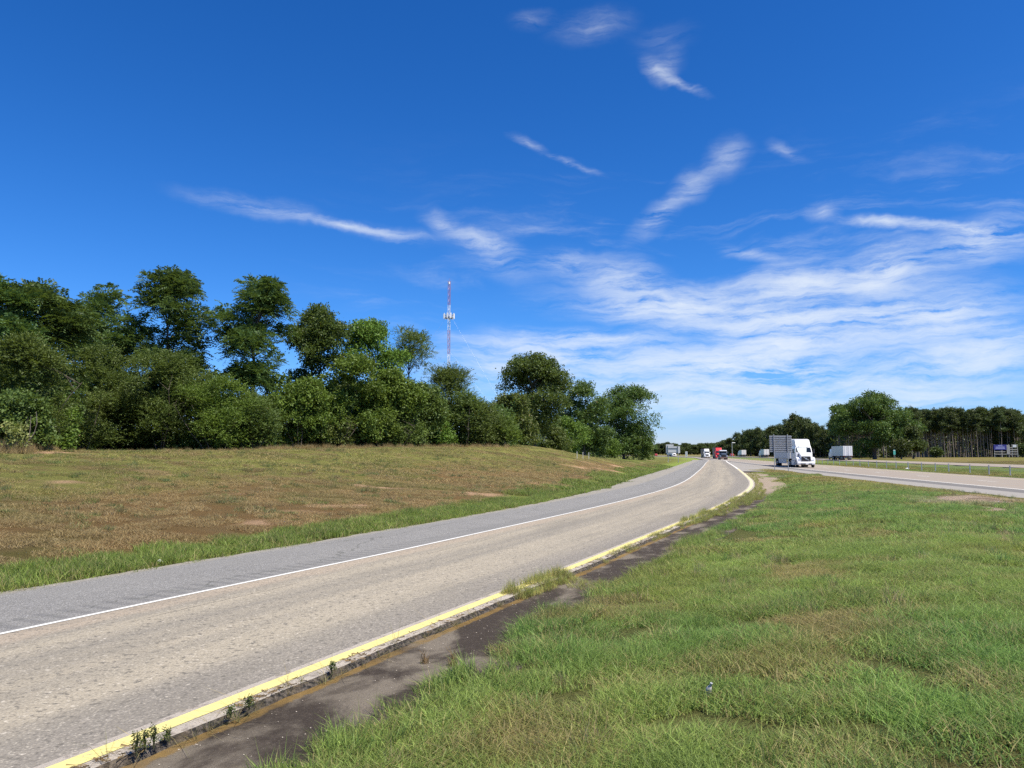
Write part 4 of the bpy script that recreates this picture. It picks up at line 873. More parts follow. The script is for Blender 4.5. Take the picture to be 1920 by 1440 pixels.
# shrubs, left to right
for (u, vt, hw, D, mk, kd, sz, ns, lab) in [
    (-60, 640, 90, 42, 'olive', 'fine', 1.0, 2600, 'olive bush at the left edge under the cut off tree'),
    (45, 640, 80, 42.5, 'olive', 'fine', 1.0, 3000, 'tall olive bush under the twin topped tree'),
    (28, 745, 70, 40.5, 'olive', 'broad', 0.9, 1900, 'low rounded bush behind the leaning dead stem'),
    (150, 655, 85, 43, 'olive', 'fine', 1.0, 3200, 'wide olive bush under the broad feathery tree'),
    (100, 752, 48, 41, 'bright', 'broad', 0.9, 1500, 'light green bush beside the leaning dead stem'),
    (225, 740, 75, 43, 'olive', 'fine', 1.0, 2500, 'low dark olive bush between two taller bushes on the left'),
    (305, 668, 95, 44.5, 'olive', 'fine', 1.05, 3900, 'large olive green mound bush below the tallest tree'),
    (405, 712, 75, 46, 'bright', 'fine', 1.0, 2800, 'yellow green mound bush left of the umbrella shaped tree'),
    (470, 742, 60, 47, 'olive', 'fine', 1.0, 2200, 'olive bush directly below the umbrella shaped tree'),
    (560, 716, 62, 48.5, 'bright', 'broad', 0.95, 2700, 'brightest green bush, right of the umbrella shaped tree'),
    (650, 668, 72, 53, 'bright', 'broad', 1.05, 2700, 'tall yellow green bush below the middle tree'),
    (622, 770, 48, 50, 'olive', 'broad', 0.95, 1500, 'small dark bush between two bright bushes'),
    (735, 700, 64, 57, 'bright', 'broad', 1.1, 2500, 'leafy green bush below the slim airy tree'),
    (745, 772, 50, 53, 'olive', 'fine', 1.0, 1500, 'olive bush at the foot of the leafy green bush'),
    (818, 782, 32, 58, 'bright', 'broad', 1.0, 1000, 'small fresh green bush before the cedar'),
    (905, 762, 52, 72, 'olive', 'fine', 1.3, 2000, 'sloping olive bush right of the cedar'),
    (940, 790, 36, 76, 'bright', 'fine', 1.3, 1300, 'last low bush before the gap left of the oak'),
    (792, 728, 52, 62, 'olive', 'broad', 1.15, 1700, 'olive bush filling the foot of the slim airy tree'),
    (872, 742, 46, 70, 'olive', 'fine', 1.25, 1500, 'olive bush leaning on the right flank of the cedar'),
    (700, 735, 52, 55, 'bright', 'broad', 1.05, 1500, 'green bush between the tall yellow green bush and the leafy one'),
    (1062, 788, 44, 100, 'bright', 'broad', 1.4, 1300, 'yellow green bush below the narrow dark tree'),
    (1030, 800, 42, 99, 'olive', 'broad', 1.4, 1200, 'olive bush at the foot of the round oak'),
    (1110, 800, 36, 112, 'deep', 'broad', 1.5, 1100, 'dark bush on the end slope of the bank'),
    (1140, 826, 26, 108, 'bright', 'broad', 1.3, 700, 'small yellow bush on the end slope of the bank'),
    (1190, 800, 34, 126, 'deep', 'broad', 1.7, 1000, 'dark bush under the end tree'),
    (1200, 832, 26, 120, 'bright', 'broad', 1.5, 600, 'low green bush at the far end of the row')]:
    plant_tree('shrub', u, vt, hw, D, 'mound', kd, mk, sz * 1.05, int(ns * 1.1), 20, lab, 'bush', lobe=.36, flat=.85, tr=.07, upw=.35, multi=3, group=SG)
# dim undergrowth filling the foot of the tree line
def undergrowth():
    r = np.random.default_rng(3); P = []
    for (u0, u1, b0, b1, n, hh) in ((-160, 400, 3.5, 9.5, 7600, 6.4), (370, 520, 3, 7, 1700, 4.3), (500, 800, 3.5, 9, 4200, 6.2), (780, 960, 3, 9, 1700, 4.4), (960, 1225, 4, 12, 2200, 6.0), (-160, 960, 0.8, 2.5, 2400, 1.1)):
        t = r.uniform(0, 1, n); u = u0 + (u1 - u0) * t; D = np.interp(u, CU, CD) + r.uniform(b0, b1, n); x = (u - 960) / F * D; z = terrain(x, D)
        P.append(np.column_stack([x, D, z + 0.1 + r.uniform(0, 1, n) ** 1.25 * hh]))
    P = np.vstack(P); A = unit(r.normal(0, 1, (len(P), 3)) + (0, 0, 0.6)); V, Q, rn = leaves(P, A, 'clump', 0.62, r)
    tag(link('undergrowth', mesh_np('undergrowth', V, Q, {'rnd': rn}), None, LM['deep']), 'dim undergrowth filling the shade below the trees', kind='stuff')
undergrowth()
# straw coloured weeds in front of the bushes
def dry_fringe():
    r = np.random.default_rng(8); x, y, h = [], [], []
    for (u0, u1, n, hh) in ((-120, 60, 420, .75), (60, 130, 60, .6), (480, 700, 130, .6), (700, 960, 170, .6), (130, 480, 80, .35)):
        u = u0 + (u1 - u0) * r.uniform(0, 1, n); D = np.interp(u, CU, CD) - 2.6 + r.normal(0, .5, n); x.append((u - 960) / F * D); y.append(D); h.append(hh * r.uniform(.3, 1.1, n))
    x, y, h = map(np.concatenate, (x, y, h)); n = len(x); c = np.array([0.33, 0.235, 0.115])[None] * r.uniform(.7, 1.2, (n, 1))
    scatter('dry_weeds', MIDS, 5, np.column_stack([x, y, terrain(x, y)]), np.column_stack([r.normal(0, .2, n), r.normal(0, .2, n), r.uniform(0, 6, n)]), np.column_stack([np.full(n, .9), np.full(n, .9), h]), np.column_stack([c, np.full(n, .8)]), 'straw coloured weeds in front of the left bushes', 4)
dry_fringe()
# leaning dead stem, and the pale big-leaved plant beside it
p0 = at(41, 842, crest(41) - 2.4); b = MB()
ds = empty('dead_stem', (p0[0], p0[1], zt(p0[0], p0[1]) - .02), 0, 'bare grey stem leaning right at the left edge of the bushes', 'dead stem')
V, Q = tubes([([(0, 0, 0), (.28, 0, .55), (.55, .05, 1.0), (.62, .1, 1.5), (.55, .1, 2.1)], [.035, .03, .028, .022, .012]), ([(.3, 0, .6), (.36, 0, 1.2), (.3, .1, 1.9)], [.025, .02, .01])], 6)
link('stem', mesh_np('dead_stem', V, Q, smooth=True), ds, plain('weathered_wood', (0.12, 0.10, 0.085), .9))
r_ = np.random.default_rng(77); p0 = at(30, 842, crest(30) - 2.8); nl = 70
lp = empty('leafy_plant', (p0[0], p0[1], zt(p0[0], p0[1])), 0, 'pale big leaved plant in front of the leaning stem', 'plant')
P = np.column_stack([r_.normal(0, .22, nl), r_.normal(0, .2, nl), r_.uniform(.25, 1.35, nl)]); V, Q, rn = leaves(P, unit(r_.normal(0, 1, (nl, 3)) + (0, -.6, .4)), 'broad', 0.85, r_)
link('foliage', mesh_np('leafy_plant_foliage', V, Q, {'rnd': rn * .5 + .5}), lp, leaf_mat('pale_leaf', (0.20, 0.26, 0.06), (0.36, 0.40, 0.14), .4, .5))
V, Q = tubes([([(dx * .2, dy * .2, 0), (dx, dy, 1.2)], [.02, .008]) for dx, dy in ((.1, 0), (-.15, .1), (.05, -.1))], 5); link('stem', mesh_np('leafy_plant_stem', V, Q), lp, BARK)

# ------------------------------------------------------------------ far trees: shared shapes, one object each
def proto_tree(seed, H, base, RW, shape, n_sprig, n_lobe, size, lobe, kind, matk, bark, tr, straight=False, flat=.75):
    V, Q, rn, C, lr = make_crown(seed, H, base, RW, RW, shape, kind, size, n_sprig, n_lobe, lobe * RW, flat, .2)
    cm = mesh_np('far_crown', V, Q, {'rnd': rn}); cm.materials.append(LM[matk])
    if straight:
        r = np.random.default_rng(seed); k = 5; pts = np.column_stack([np.cumsum(r.normal(0, .10, k)), np.cumsum(r.normal(0, .10, k)), np.linspace(-.3, H * .93, k)]); segs = [(pts, np.linspace(tr, tr * .3, k))]
        for c in C: 
            zc = min(c[2] - .2, H * .9); ax = np.array([np.interp(zc, pts[:, 2], pts[:, 0]), np.interp(zc, pts[:, 2], pts[:, 1]), zc]); segs.append((np.array([ax, c]), [tr * .22, tr * .08]))
        for q in range(5):   # dead snags below the crown
            zc = r.uniform(.25, .6) * H; a = r.uniform(0, 6.28); l = r.uniform(.6, 1.8); segs.append((np.array([(0, 0, zc), (math.cos(a) * l, math.sin(a) * l, zc + .2)]), [.05, .02]))
        TV, TQ = tubes(segs, 5)
    else: TV, TQ = make_trunk(seed, H, base, C, tr)
    tm = mesh_np('far_trunk', TV, TQ, smooth=True); tm.materials.append(bark); return cm, tm
def place(name, protos, k, x, y, s, sx, label, cat, group, rz):
    cm, tm = protos[k % len(protos)]
    t = empty(name, (x, y, zt(x, y) - .05), rz, label, cat, group); t.scale = (sx, sx, s)
    link('crown', cm, t); link('trunk', tm, t); return t
rt = np.random.default_rng(21)
def push(u, D, clear=58.0):
    """move a tree straight away from the camera until it stands clear of the far carriageway"""
    for _ in range(120):
        if dist(HWY_W, HWY_D, HWY_N, [(u - 960) / F * D], [D])[0][0] > clear: break
        D += 4
    return D
PINES = [proto_tree(500 + i, 22, 12.0 + (i % 3) * .8, 2.5, 'column', 420, 20, 1.15, .42, 'needle', 'pine', PBARK, .17, True, .6) for i in range(6)]
OAKS = [proto_tree(600 + i, 14, 2.2, 5.4, 'round', 1500, 26, 1.15, .34, 'clump', 'far', BARK, .3) for i in range(5)]
# pine plantation, front rows tree by tree
for i in range(118):
    u = 1706 + (i % 59) * 3.35 + rt.normal(0, 2.6); row = i // 59; D = 296 + row * 9 + rt.normal(0, 2.0) - (u - 1700) * .03
    place('pine_tree', PINES, int(rt.integers(6)), (u - 960) / F * D, D, rt.uniform(.70, .89), rt.uniform(.75, 1.15), 'tall bare stemmed pine in the dense plantation left of the billboard', 'pine tree', 'pines of the plantation', rt.uniform(0, 6.28))
for i in range(14):
    u = 1566 + i * 9.5 + rt.normal(0, 2); D = push(u, 285, 66) + rt.uniform(0, 12)
    place('pine_tree', PINES, int(rt.integers(6)), (u - 960) / F * D, D, rt.uniform(.74, .86), rt.uniform(.8, 1.0), 'pine stem seen under and behind the big oak', 'pine tree', 'pines behind the big oak', rt.uniform(0, 6.28))
pt = place('pine_tree', PINES, 2, (1567 - 960) / F * push(1567, 240), push(1567, 240), .86, 1.7, 'lone bushy pine at the left side of the big oak', 'pine tree', None, 0.4)
def mass(name, protos, pts, label):
    """an uncountable wood behind the front row: joined copies of the same shapes"""
    coll = bpy.data.collections.new(name + '_shapes'); 
    for i, (cm, tm) in enumerate(protos):
        coll.objects.link(bpy.data.objects.new(f'{name}_c{i}', cm)); coll.objects.link(bpy.data.objects.new(f'{name}_t{i}', tm))
    n = len(pts); P = np.array([(p[0], p[1], 0) for p in pts]); P[:, 2] = terrain(P[:, 0], P[:, 1]) - .1
    k = rt.integers(0, len(protos), n); rot = np.column_stack([np.zeros(n), np.zeros(n), rt.uniform(0, 6.28, n)]); s = np.array([(p[2], p[2], p[3]) for p in pts])
    names = sorted(o.name for o in coll.objects); P2, R2, S2, K2 = [], [], [], []
    o = scatter(name, coll, 1, np.repeat(P, 2, 0), np.repeat(rot, 2, 0), np.repeat(s, 2, 0), np.ones((2 * n, 4)), label)
    idx = np.empty(2 * n, np.int32); idx[0::2] = [names.index(f'{name}_c{i}') for i in k]; idx[1::2] = [names.index(f'{name}_t{i}') for i in k]
    o.data.attributes['pick'].data.foreach_set('value', idx); return o
mass('pine_forest', PINES, [((u - 960) / F * D, D, rt.uniform(.85, 1.1), rt.uniform(.72, .89)) for u, D in zip(rt.uniform(1560, 2060, 1100), rt.uniform(312, 470, 1100))], 'dense pine wood behind the front stems')
def understory():
    r = np.random.default_rng(31); n = 3600; u = r.uniform(1556, 2060, n); D = r.uniform(312, 420, n); x = (u - 960) / F * D
    P = np.column_stack([x, D, terrain(x, D) + r.uniform(0, 1, n) ** 1.4 * 9]); V, Q, rn = leaves(P, unit(r.normal(0, 1, (n, 3))), 'clump', 2.2, r)
    tag(link('understory', mesh_np('understory', V, Q, {'rnd': rn}), None, LM['far']), 'dim understory between the pine stems', kind='stuff')
understory()
# the big oak
plant_tree('oak_tree', 1640, 737, 86, 262, 'round', 'clump', 'deep', 1.05, 9000, 40, 'huge dark round oak beyond the opposite carriageway', vcrown=842, lobe=.27, tr=.55, depth=.8)
for (u, vt, hw, D, lab) in [(1712, 800, 26, 258, 'green tree leaning on the right side of the huge oak'), (1690, 825, 22, 250, 'leafy bush under the right side of the huge oak'), (1908, 766, 34, 292, 'leafy tree at the right edge above the billboard'), (1872, 800, 22, 294, 'smaller leafy tree left of the right edge tree'), (1948, 790, 36, 280, 'leafy tree beyond the right edge of the photo'), (1918, 836, 12, 274, 'low bush at the right end of the billboard'), (1756, 842, 12, 280, 'pale thin bush before the pine stems')]:
    plant_tree('leafy_tree', u, vt, hw, D, 'round' if vt < 815 else 'mound', 'clump', 'far', 1.2, 1500 if vt < 815 else 420, 20, lab, 'tree', vcrown=852, lobe=.36, tr=.25)
# wood beyond the opposite carriageway, middle distance
wood = [(1342, 836, 640), (1356, 829, 600), (1368, 822, 560), (1382, 812, 520), (1398, 808, 480), (1410, 806, 450), (1424, 803, 430), (1438, 806, 410), (1450, 799, 400), (1463, 797, 390), (1476, 787, 380), (1489, 778, 372), (1501, 786, 365), (1512, 789, 358), (1524, 794, 350), (1536, 799, 345), (1547, 806, 340), (1556, 812, 338)]
for i, (u, vt, D) in enumerate(wood):
    for j in range(2):
        uu = u + j * 6 + rt.normal(0, 1.5); DD = push(uu, D, 60) + j * 16; x = (uu - 960) / F * DD; H = at(uu, vt + j * 5, DD)[2] - zt(x, DD)
        place('broadleaf_tree', OAKS, int(rt.integers(5)), x, DD, H / 14, max(.75, min(1.2, H / 14 * .8)), 'dark broadleaf tree in the wood behind the white semi truck', 'tree', 'trees of the wood behind the trucks', rt.uniform(0, 6.28))
mass('distant_forest', OAKS, [((u - 960) / F * D, D, rt.uniform(.9, 1.5), rt.uniform(.55, 1.0)) for u, D in zip(rt.uniform(900, 1420, 330), rt.uniform(820, 1000, 330))] + [((u - 960) / F * D, D, rt.uniform(.9, 1.3), rt.uniform(.6, 1.0)) for u, D in [(u_, push(u_, 420, 75) + rt.uniform(20, 180)) for u_ in rt.uniform(1330, 1600, 130)]]
     + [((u - 960) / F * D, D, rt.uniform(.9, 1.3), rt.uniform(.5, .75)) for u, D in [(u_, push(u_, 360, 64) + rt.uniform(4, 40)) for u_ in rt.uniform(1340, 1560, 60)]], 'distant forest closing the horizon beyond the road')

# ------------------------------------------------------------------ vehicles
def on_road(D, off):
    """point beside the highway's white line at depth D, and the heading there"""
    i = np.argmin(np.abs(HWY_W[:, 1] - D)); d = HWY_D[i]; p = HWY_W[i] + HWY_N[i] * off
    return (p[0], p[1], 0.02), -math.atan2(d[0], d[1])
CHROME = plain('bright_metal', (0.62, 0.63, 0.64), 0.28, 0.9, 0.15); BLACK = plain('black_plastic', (0.015, 0.015, 0.016), 0.55, 0, 0.1)
TYRE = plain('tyre_rubber', (0.018, 0.018, 0.018), 0.85, 0, 0.2); LENS = plain('lamp_lens', (0.55, 0.56, 0.58), 0.12, 0.3, 0.05); REDL = plain('red_lamp', (0.35, 0.02, 0.015), 0.3, 0, 0.1)
WHITEP = plain('white_vehicle_paint', (0.80, 0.80, 0.79), 0.3, 0, 0.06); VANSIDE = plain('white_trailer_panel', (0.62, 0.62, 0.61), 0.45, 0, 0.12); ALU = plain('dull_aluminium', (0.45, 0.46, 0.47), 0.45, 0.6, 0.2)
UNDER = plain('chassis_black', (0.025, 0.025, 0.026), 0.7, 0, 0.2); SHADE = plain('windscreen_sunshade', (0.62, 0.72, 0.70), 0.4, 0, 0.1); PLATE = plain('licence_plate', (0.7, 0.7, 0.68), 0.5, 0, 0.05)
def wheel(parent, x, y, r=0.52, w=0.32, dual=False, rim=CHROME):
    sx = 1 if x > 0 else -1; w2 = w * (2.1 if dual else 1)
    wh = bpy.data.objects.new('wheel', None); COL.objects.link(wh); wh.parent = parent
    MB().cyl((x - sx * w2, y, r), (x, y, r), r, r, 20).build('tyre', TYRE, wh, 0.04, 2, True)
    MB().cyl((x - sx * 0.02, y, r), (x + sx * 0.012, y, r), r * 0.58, r * 0.5, 14).cyl((x, y, r), (x + sx * 0.07, y, r), r * 0.2, r * 0.14, 8).build('rim', rim, wh)
    return wh
def semi(name, D, off, label, paint, tpaint, cabh=3.95, trailer=True, tlen=15.6, fairing=True, box_y=0.0, hoodp=None, flip=False, group='trucks coming nearer', detail=True):
    """conventional tractor with sleeper, front at local y=0 facing -y, trailer behind"""
    loc, rz = on_road(D, off); t = empty(name, loc, rz + (math.pi if flip else 0), label, 'truck', group)
    hoodp = hoodp or paint
    # hood: sloped box with rounded fenders
    b = MB(); b.prism([(0.10, 0.85), (0.02, 1.15), (0.12, 1.75), (0.55, 1.92), (1.55, 2.12), (1.55, 0.85)], -0.78, 0.78, 'x', [0.0, 0.0, 0.10, 0.14, 0.04, 0.0]); b.build('hood', hoodp, t, 0.07, 3, True)
    for sx in (-1, 1):
        b = MB(); b.prism([(0.06, 0.62), (0.03, 0.98), (0.22, 1.28), (0.75, 1.46), (1.35, 1.38), (1.72, 1.05), (1.72, 0.80), (1.55, 0.82), (1.45, 1.06), (0.95, 1.16), (0.60, 0.98), (0.45, 0.62)], sx * 0.70, sx * 1.22); b.build('fender', hoodp, t, 0.06, 3, True)
        MB().box((sx * 0.98, 0.10, 1.05), (0.34, 0.14, 0.26), (0.75, 0.7), Matrix.Rotation(sx * 0.35, 3, 'Z')).build('headlight', LENS, t, 0.03)
        # side of the hood: dark vent, mirror, steps, tank
        MB().prism([(0.95, 1.50), (1.60, 1.60), (1.62, 1.95), (1.25, 1.80)], sx * 0.775, sx * 0.80).build('hood_vent', BLACK, t)
        b = MB(); b.box((sx * 1.40, 1.80, 2.30), (0.20, 0.10, 0.62)).box((sx * 1.28, 1.83, 2.52), (0.22, 0.05, 0.05)).box((sx * 1.28, 1.83, 2.10), (0.22, 0.05, 0.05)); b.build('mirror', BLACK if detail else hoodp, t, 0.02)
        MB().box((sx * 1.06, 3.55, 0.62), (0.36, 2.2, 0.62)).build('side_skirt', paint, t, 0.04)
    MB().prism([(-0.06, 0.38), (-0.10, 0.60), (-0.05, 0.82), (0.30, 0.84), (0.30, 0.38)], -1.22, 1.22, 'x', [0.10, 0.06, 0.06, 0.0, 0.0]).build('bumper', hoodp, t, 0.05, 2, True)
    MB().box((0, -0.085, 0.50), (1.50, 0.06, 0.16)).build('air_dam', BLACK, t, 0.02)
    MB().box((0.10, -0.125, 0.52), (0.36, 0.02, 0.16)).build('licence_plate', PLATE, t)
    g = MB().box((0, 0.01, 1.24), (1.22, 0.12, 0.62), (1.0, 1.0)).build('grille', BLACK, t, 0.03)
    if detail:
        MB().box((0, -0.065, 1.24), (0.10, 0.02, 0.82), (1, 1), Matrix.Rotation(R(-58), 3, 'Y')).build('slash_bar', ALU, g)
        MB().cyl((0, -0.06, 1.24), (0, -0.085, 1.24), 0.11, 0.11, 16).build('round_badge', CHROME, g)
    # cab and sleeper
    b = MB(); b.prism([(1.50, 0.95), (1.50, 2.06), (1.98, 2.86), (2.25, 3.02), (4.75, 3.05), (4.75, 0.95)], -1.16, 1.16, 'x', [0.02, 0.02, 0.10, 0.12, 0.03, 0.02]); b.build('cab', paint, t, 0.07, 3, True)
    ws = MB().quad((-1.04, 1.517, 2.12), (1.04, 1.517, 2.12), (0.97, 1.925, 2.80), (-0.97, 1.925, 2.80)).build('windscreen', GLASS, t)
    MB().quad((-0.78, 1.514, 2.16), (0.32, 1.514, 2.16), (0.42, 1.89, 2.76), (-0.86, 1.89, 2.76)).build('sunshade', SHADE, ws) if detail else None
    for sx in (-1, 1): MB().quad((sx * 1.152, 1.75, 2.08), (sx * 1.152, 2.75, 2.08), (sx * 1.10, 2.70, 2.72), (sx * 1.10, 2.05, 2.72)).build('side_window', GLASS, t)
    if fairing:
        b = MB(); b.prism([(1.95, 2.90), (2.05, 3.02), (2.75, cabh - 0.12), (3.05, cabh), (4.72, cabh + 0.02), (4.72, 2.90)], -1.14, 1.14, 'x', [0.14, 0.14, 0.16, 0.14, 0.04, 0.04]); b.build('roof_fairing', paint, t, 0.09, 3, True)
        for sx in (-1, 1): MB().prism([(4.6, 1.2), (4.6, cabh - 0.15), (5.35, cabh - 0.2), (5.35, 1.2)], sx * 1.12, sx * 1.17).build('side_fairing', paint, t, 0.02)
    for sx in (-1, 1): MB().cyl((sx * 0.6, 1.95, 2.98), (sx * 0.6, 1.90, 3.02), 0.05, 0.03, 8).build('marker_lamp', LENS, t)
    for sx in (-1, 1):
        wheel(t, sx * 1.20, 0.98); wheel(t, sx * 1.24, 5.9, dual=True); wheel(t, sx * 1.24, 7.2, dual=True)
    MB().box((0, 4.4, 0.80), (0.9, 7.6, 0.26)).build('chassis', UNDER, t)
    if trailer:
        y0, y1 = 5.55, 5.55 + tlen; zt0, zt1 = 1.22, 4.08
        MB().box((0, (y0 + y1) / 2, (zt0 + zt1) / 2), (2.58, tlen, zt1 - zt0)).build('trailer_body', tpaint, t, 0.03)
        for sx in (-1, 1):
            MB().box((sx * 1.295, (y0 + y1) / 2, zt0 + 0.02), (0.03, tlen - 0.02, 0.14)).build('bottom_rail', ALU, t)
            for q in range(0): MB().box((sx * 1.2945, y0 + q * tlen / 13, (zt0 + zt1) / 2 + 0.1), (0.012, 0.04, zt1 - zt0 - 0.5)).build('side_post', tpaint, t) if detail else None
            MB().prism([(y0 + 3.6, 0.45), (y0 + 3.2, 1.20), (y1 - 4.0, 1.20), (y1 - 4.4, 0.45)], sx * 1.20, sx * 1.235).build('trailer_skirt', tpaint if detail else UNDER, t)
            wheel(t, sx * 1.26, y1 - 2.9, dual=True); wheel(t, sx * 1.26, y1 - 1.65, dual=True)
            MB().box((sx * 0.9, y1 + 0.01, 1.30), (0.25, 0.03, 0.12)).build('tail_lamp', REDL, t)
        MB().box((0, y1 - 2.3, 1.05), (2.2, 3.2, 0.16)).build('bogie', UNDER, t)
        for sx in (-1, 1):
            d = MB().box((sx * 0.64, y1 + 0.008, (zt0 + zt1) / 2), (1.22, 0.03, zt1 - zt0 - 0.12)).build('rear_door', tpaint, t, 0.01)
            for lx in (0.25, 0.85): MB().cyl((sx * lx, y1 + 0.05, zt0 + 0.1), (sx * lx, y1 + 0.05, zt1 - 0.1), 0.018, 0.018, 6).build('lock_rod', ALU, d)
        MB().box((0, y1 + 0.02, 0.55), (2.3, 0.10, 0.12)).box((0.5, y1 - 0.02, 0.85), (0.08, 0.08, 0.6)).box((-0.5, y1 - 0.02, 0.85), (0.08, 0.08, 0.6)).build('rear_bumper', ALU, t)
    return t
# the faint lettering on the white truck's fairing is too soft to read: grey strokes only
tr = semi('semi_truck', 106.5, 2.0, 'white semi truck with sloping hood and black grille behind the slatted sign', WHITEP, VANSIDE)
INK = plain('grey_lettering', (0.50, 0.50, 0.52), 0.5, 0, 0.1); b = MB(); rb = random.Random(4)
for q in range(9):
    x = -0.62 + q * 0.15; zc = 3.42 + (0.05 if q in (2, 3) else 0); hh = rb.uniform(0.05, 0.13)
    yy = 2.05 + (zc - 3.02) / (3.83 - 3.02) * 0.70 - 0.03; b.box((x, yy, zc), (rb.uniform(0.04, 0.11), 0.012, hh), (1, 1), Matrix.Rotation(R(-40), 3, 'X'))
b.build('fairing_lettering', INK, tr)
DKRED = plain('maroon_trailer', (0.10, 0.025, 0.022), 0.5, 0, 0.2); RED = plain('red_vehicle_paint', (0.62, 0.03, 0.035), 0.35, 0, 0.08); NAVY = plain('slate_blue_paint', (0.055, 0.075, 0.11), 0.35, 0.1, 0.08); SILV = plain('silver_visor', (0.6, 0.63, 0.66), 0.35, 0.2, 0.1)
semi('semi_truck', 338, 1.9, 'far white semi truck with dark maroon trailer above the white edge line', WHITEP, DKRED, 3.95, detail=False)
semi('semi_truck', 276, 3.2, 'red semi truck with dark trailer half hidden behind the blue grey truck', RED, DKRED, 4.0, detail=False)
bt = semi('flat_nosed_truck', 240, 2.0, 'blue grey truck with silver sun visor in front of the red truck', NAVY, NAVY, 3.1, trailer=False, fairing=False, detail=False)
MB().prism([(1.30, 2.72), (1.92, 2.96), (2.0, 2.90), (1.36, 2.66)], -1.08, 1.08).build('sun_visor', SILV, bt); MB().box((0, -0.14, 0.62), (2.3, 0.12, 0.42)).build('chrome_bumper', plain('brown_bumper', (0.22, 0.14, 0.11), .4, .3), bt, .03)
def trailer_rig(name, D, off, label, body, tlen, h=4.05, group='vehicles driving away on the far carriageway'):
    """goes away from the camera: rear at local y=0 facing -y, cab at the far end"""
    loc, rz = on_road(D, off); t = empty(name, (loc[0], loc[1], 0.09), rz, label, 'truck', group); z0 = 1.15
    MB().box((0, tlen / 2, (z0 + h) / 2), (2.56, tlen, h - z0)).build('box_body', body, t, 0.03)
    for sx in (-1, 1):
        d = MB().box((sx * 0.635, -0.012, (z0 + h) / 2), (1.2, 0.03, h - z0 - 0.16)).build('rear_door', WHITEP, t, 0.012)
        for lx in (0.22, 0.9): MB().cyl((sx * lx, -0.05, z0 + 0.1), (sx * lx, -0.05, h - 0.1), 0.02, 0.02, 6).build('lock_rod', ALU, d)
        MB().box((sx * 1.0, -0.02, z0 - 0.12), (0.22, 0.04, 0.12)).build('tail_lamp', REDL, t)
        MB().box((sx * 1.283, tlen / 2, z0 + 0.06), (0.03, tlen - 0.05, 0.16)).build('bottom_rail', ALU, t)
        for yy in (1.6, 2.85): wheel(t, sx * 1.24, yy, dual=True)
        for yy in (tlen - 1.6, tlen - 0.4): wheel(t, sx * 1.24, yy, dual=True)
        wheel(t, sx * 1.2, tlen + 4.2); MB().box((sx * 1.4, tlen + 3.4, 2.25), (0.2, 0.1, 0.6)).build('mirror', BLACK, t)
    MB().box((0, tlen / 2 + 1, 0.95), (1.0, tlen + 4, 0.25)).build('chassis', UNDER, t)
    MB().box((0, -0.02, 0.55), (2.3, 0.1, 0.14)).box((0.55, 0, 0.85), (0.08, 0.1, 0.6)).box((-0.55, 0, 0.85), (0.08, 0.1, 0.6)).build('rear_bumper', ALU, t)
    MB().prism([(tlen + 0.5, 0.9), (tlen + 0.5, 3.3), (tlen + 2.9, 3.2), (tlen + 3.6, 2.2), (tlen + 5.0, 1.9), (tlen + 5.1, 0.6), (tlen + 3.4, 0.6)], -1.15, 1.15).build('cab', WHITEP, t, 0.08, 2, True)
    MB().box((0, tlen * 0.45, 0.7), (2.3, tlen * 0.35, 0.5)).build('under_box', UNDER, t)
    return t
trailer_rig('semi_trailer_truck', 229, 36.0, 'white box trailer truck seen from behind before the dark pines', VANSIDE, 15.0)
trailer_rig('box_truck', 381, 35.6, 'pale box truck partly hidden behind the left side of the slatted sign', VANSIDE, 7.5, 3.9)
trailer_rig('box_truck', 436, 35.6, 'small white truck driving away right of the light pole', VANSIDE, 6.5, 3.8)
def car(name, D, off, label, paint, away=True, z=0.09, group=None):
    loc, rz = on_road(D, off); t = empty(name, (loc[0], loc[1], z), rz, label, 'car', group)
    MB().prism([(0, 0.35), (-0.02, 0.95), (0.12, 1.05), (3.4, 1.02), (4.5, 0.86), (4.6, 0.4)], -0.92, 0.92, 'x', [.03, .02, .05, .05, .08, .03]).build('body', paint, t, 0.06, 2, True)
    MB().prism([(0.10, 1.03), (0.35, 1.66), (2.2, 1.72), (3.3, 1.02)], -0.86, 0.86, 'x', [0, .12, .12, 0]).build('cabin', paint, t, 0.05, 2, True)
    MB().quad((-0.70, 0.13, 1.14), (0.70, 0.13, 1.14), (0.64, 0.31, 1.58), (-0.64, 0.31, 1.58)).build('rear_window', GLASS, t)
    for sx in (-1, 1):
        MB().box((sx * 0.78, -0.01, 0.85), (0.2, 0.04, 0.2)).build('tail_lamp', REDL, t)
        for yy in (0.85, 3.6): wheel(t, sx * 0.93, yy, 0.34, 0.22)
    MB().box((0, -0.04, 0.48), (1.7, 0.1, 0.2)).build('rear_bumper', BLACK, t)
    return t
car('car', 468, 36.4, 'small red car on the far carriageway left of the light pole', RED)
semi('semi_truck', 474, 2.2, 'distant white truck glimpsed under the left blank sign', WHITEP, VANSIDE, 3.9, detail=False)
car('car', 548, 3.8, 'tiny red car on the horizon left of the blank sign', RED, z=0.02)

# ------------------------------------------------------------------ signs, posts, mast, barrier
STEEL = plain('galvanised_steel', (0.42, 0.43, 0.44), 0.5, 0.55, 0.25); SIGNALU = plain('bare_sign_aluminium', (0.58, 0.59, 0.60), 0.5, 0.0, 0.15); DKSTEEL = plain('dark_sign_post', (0.16, 0.17, 0.18), 0.6, 0.4, 0.2)
def gpt(u, D): x = at(u, 850, D)[0]; return x, D, zt(x, D)
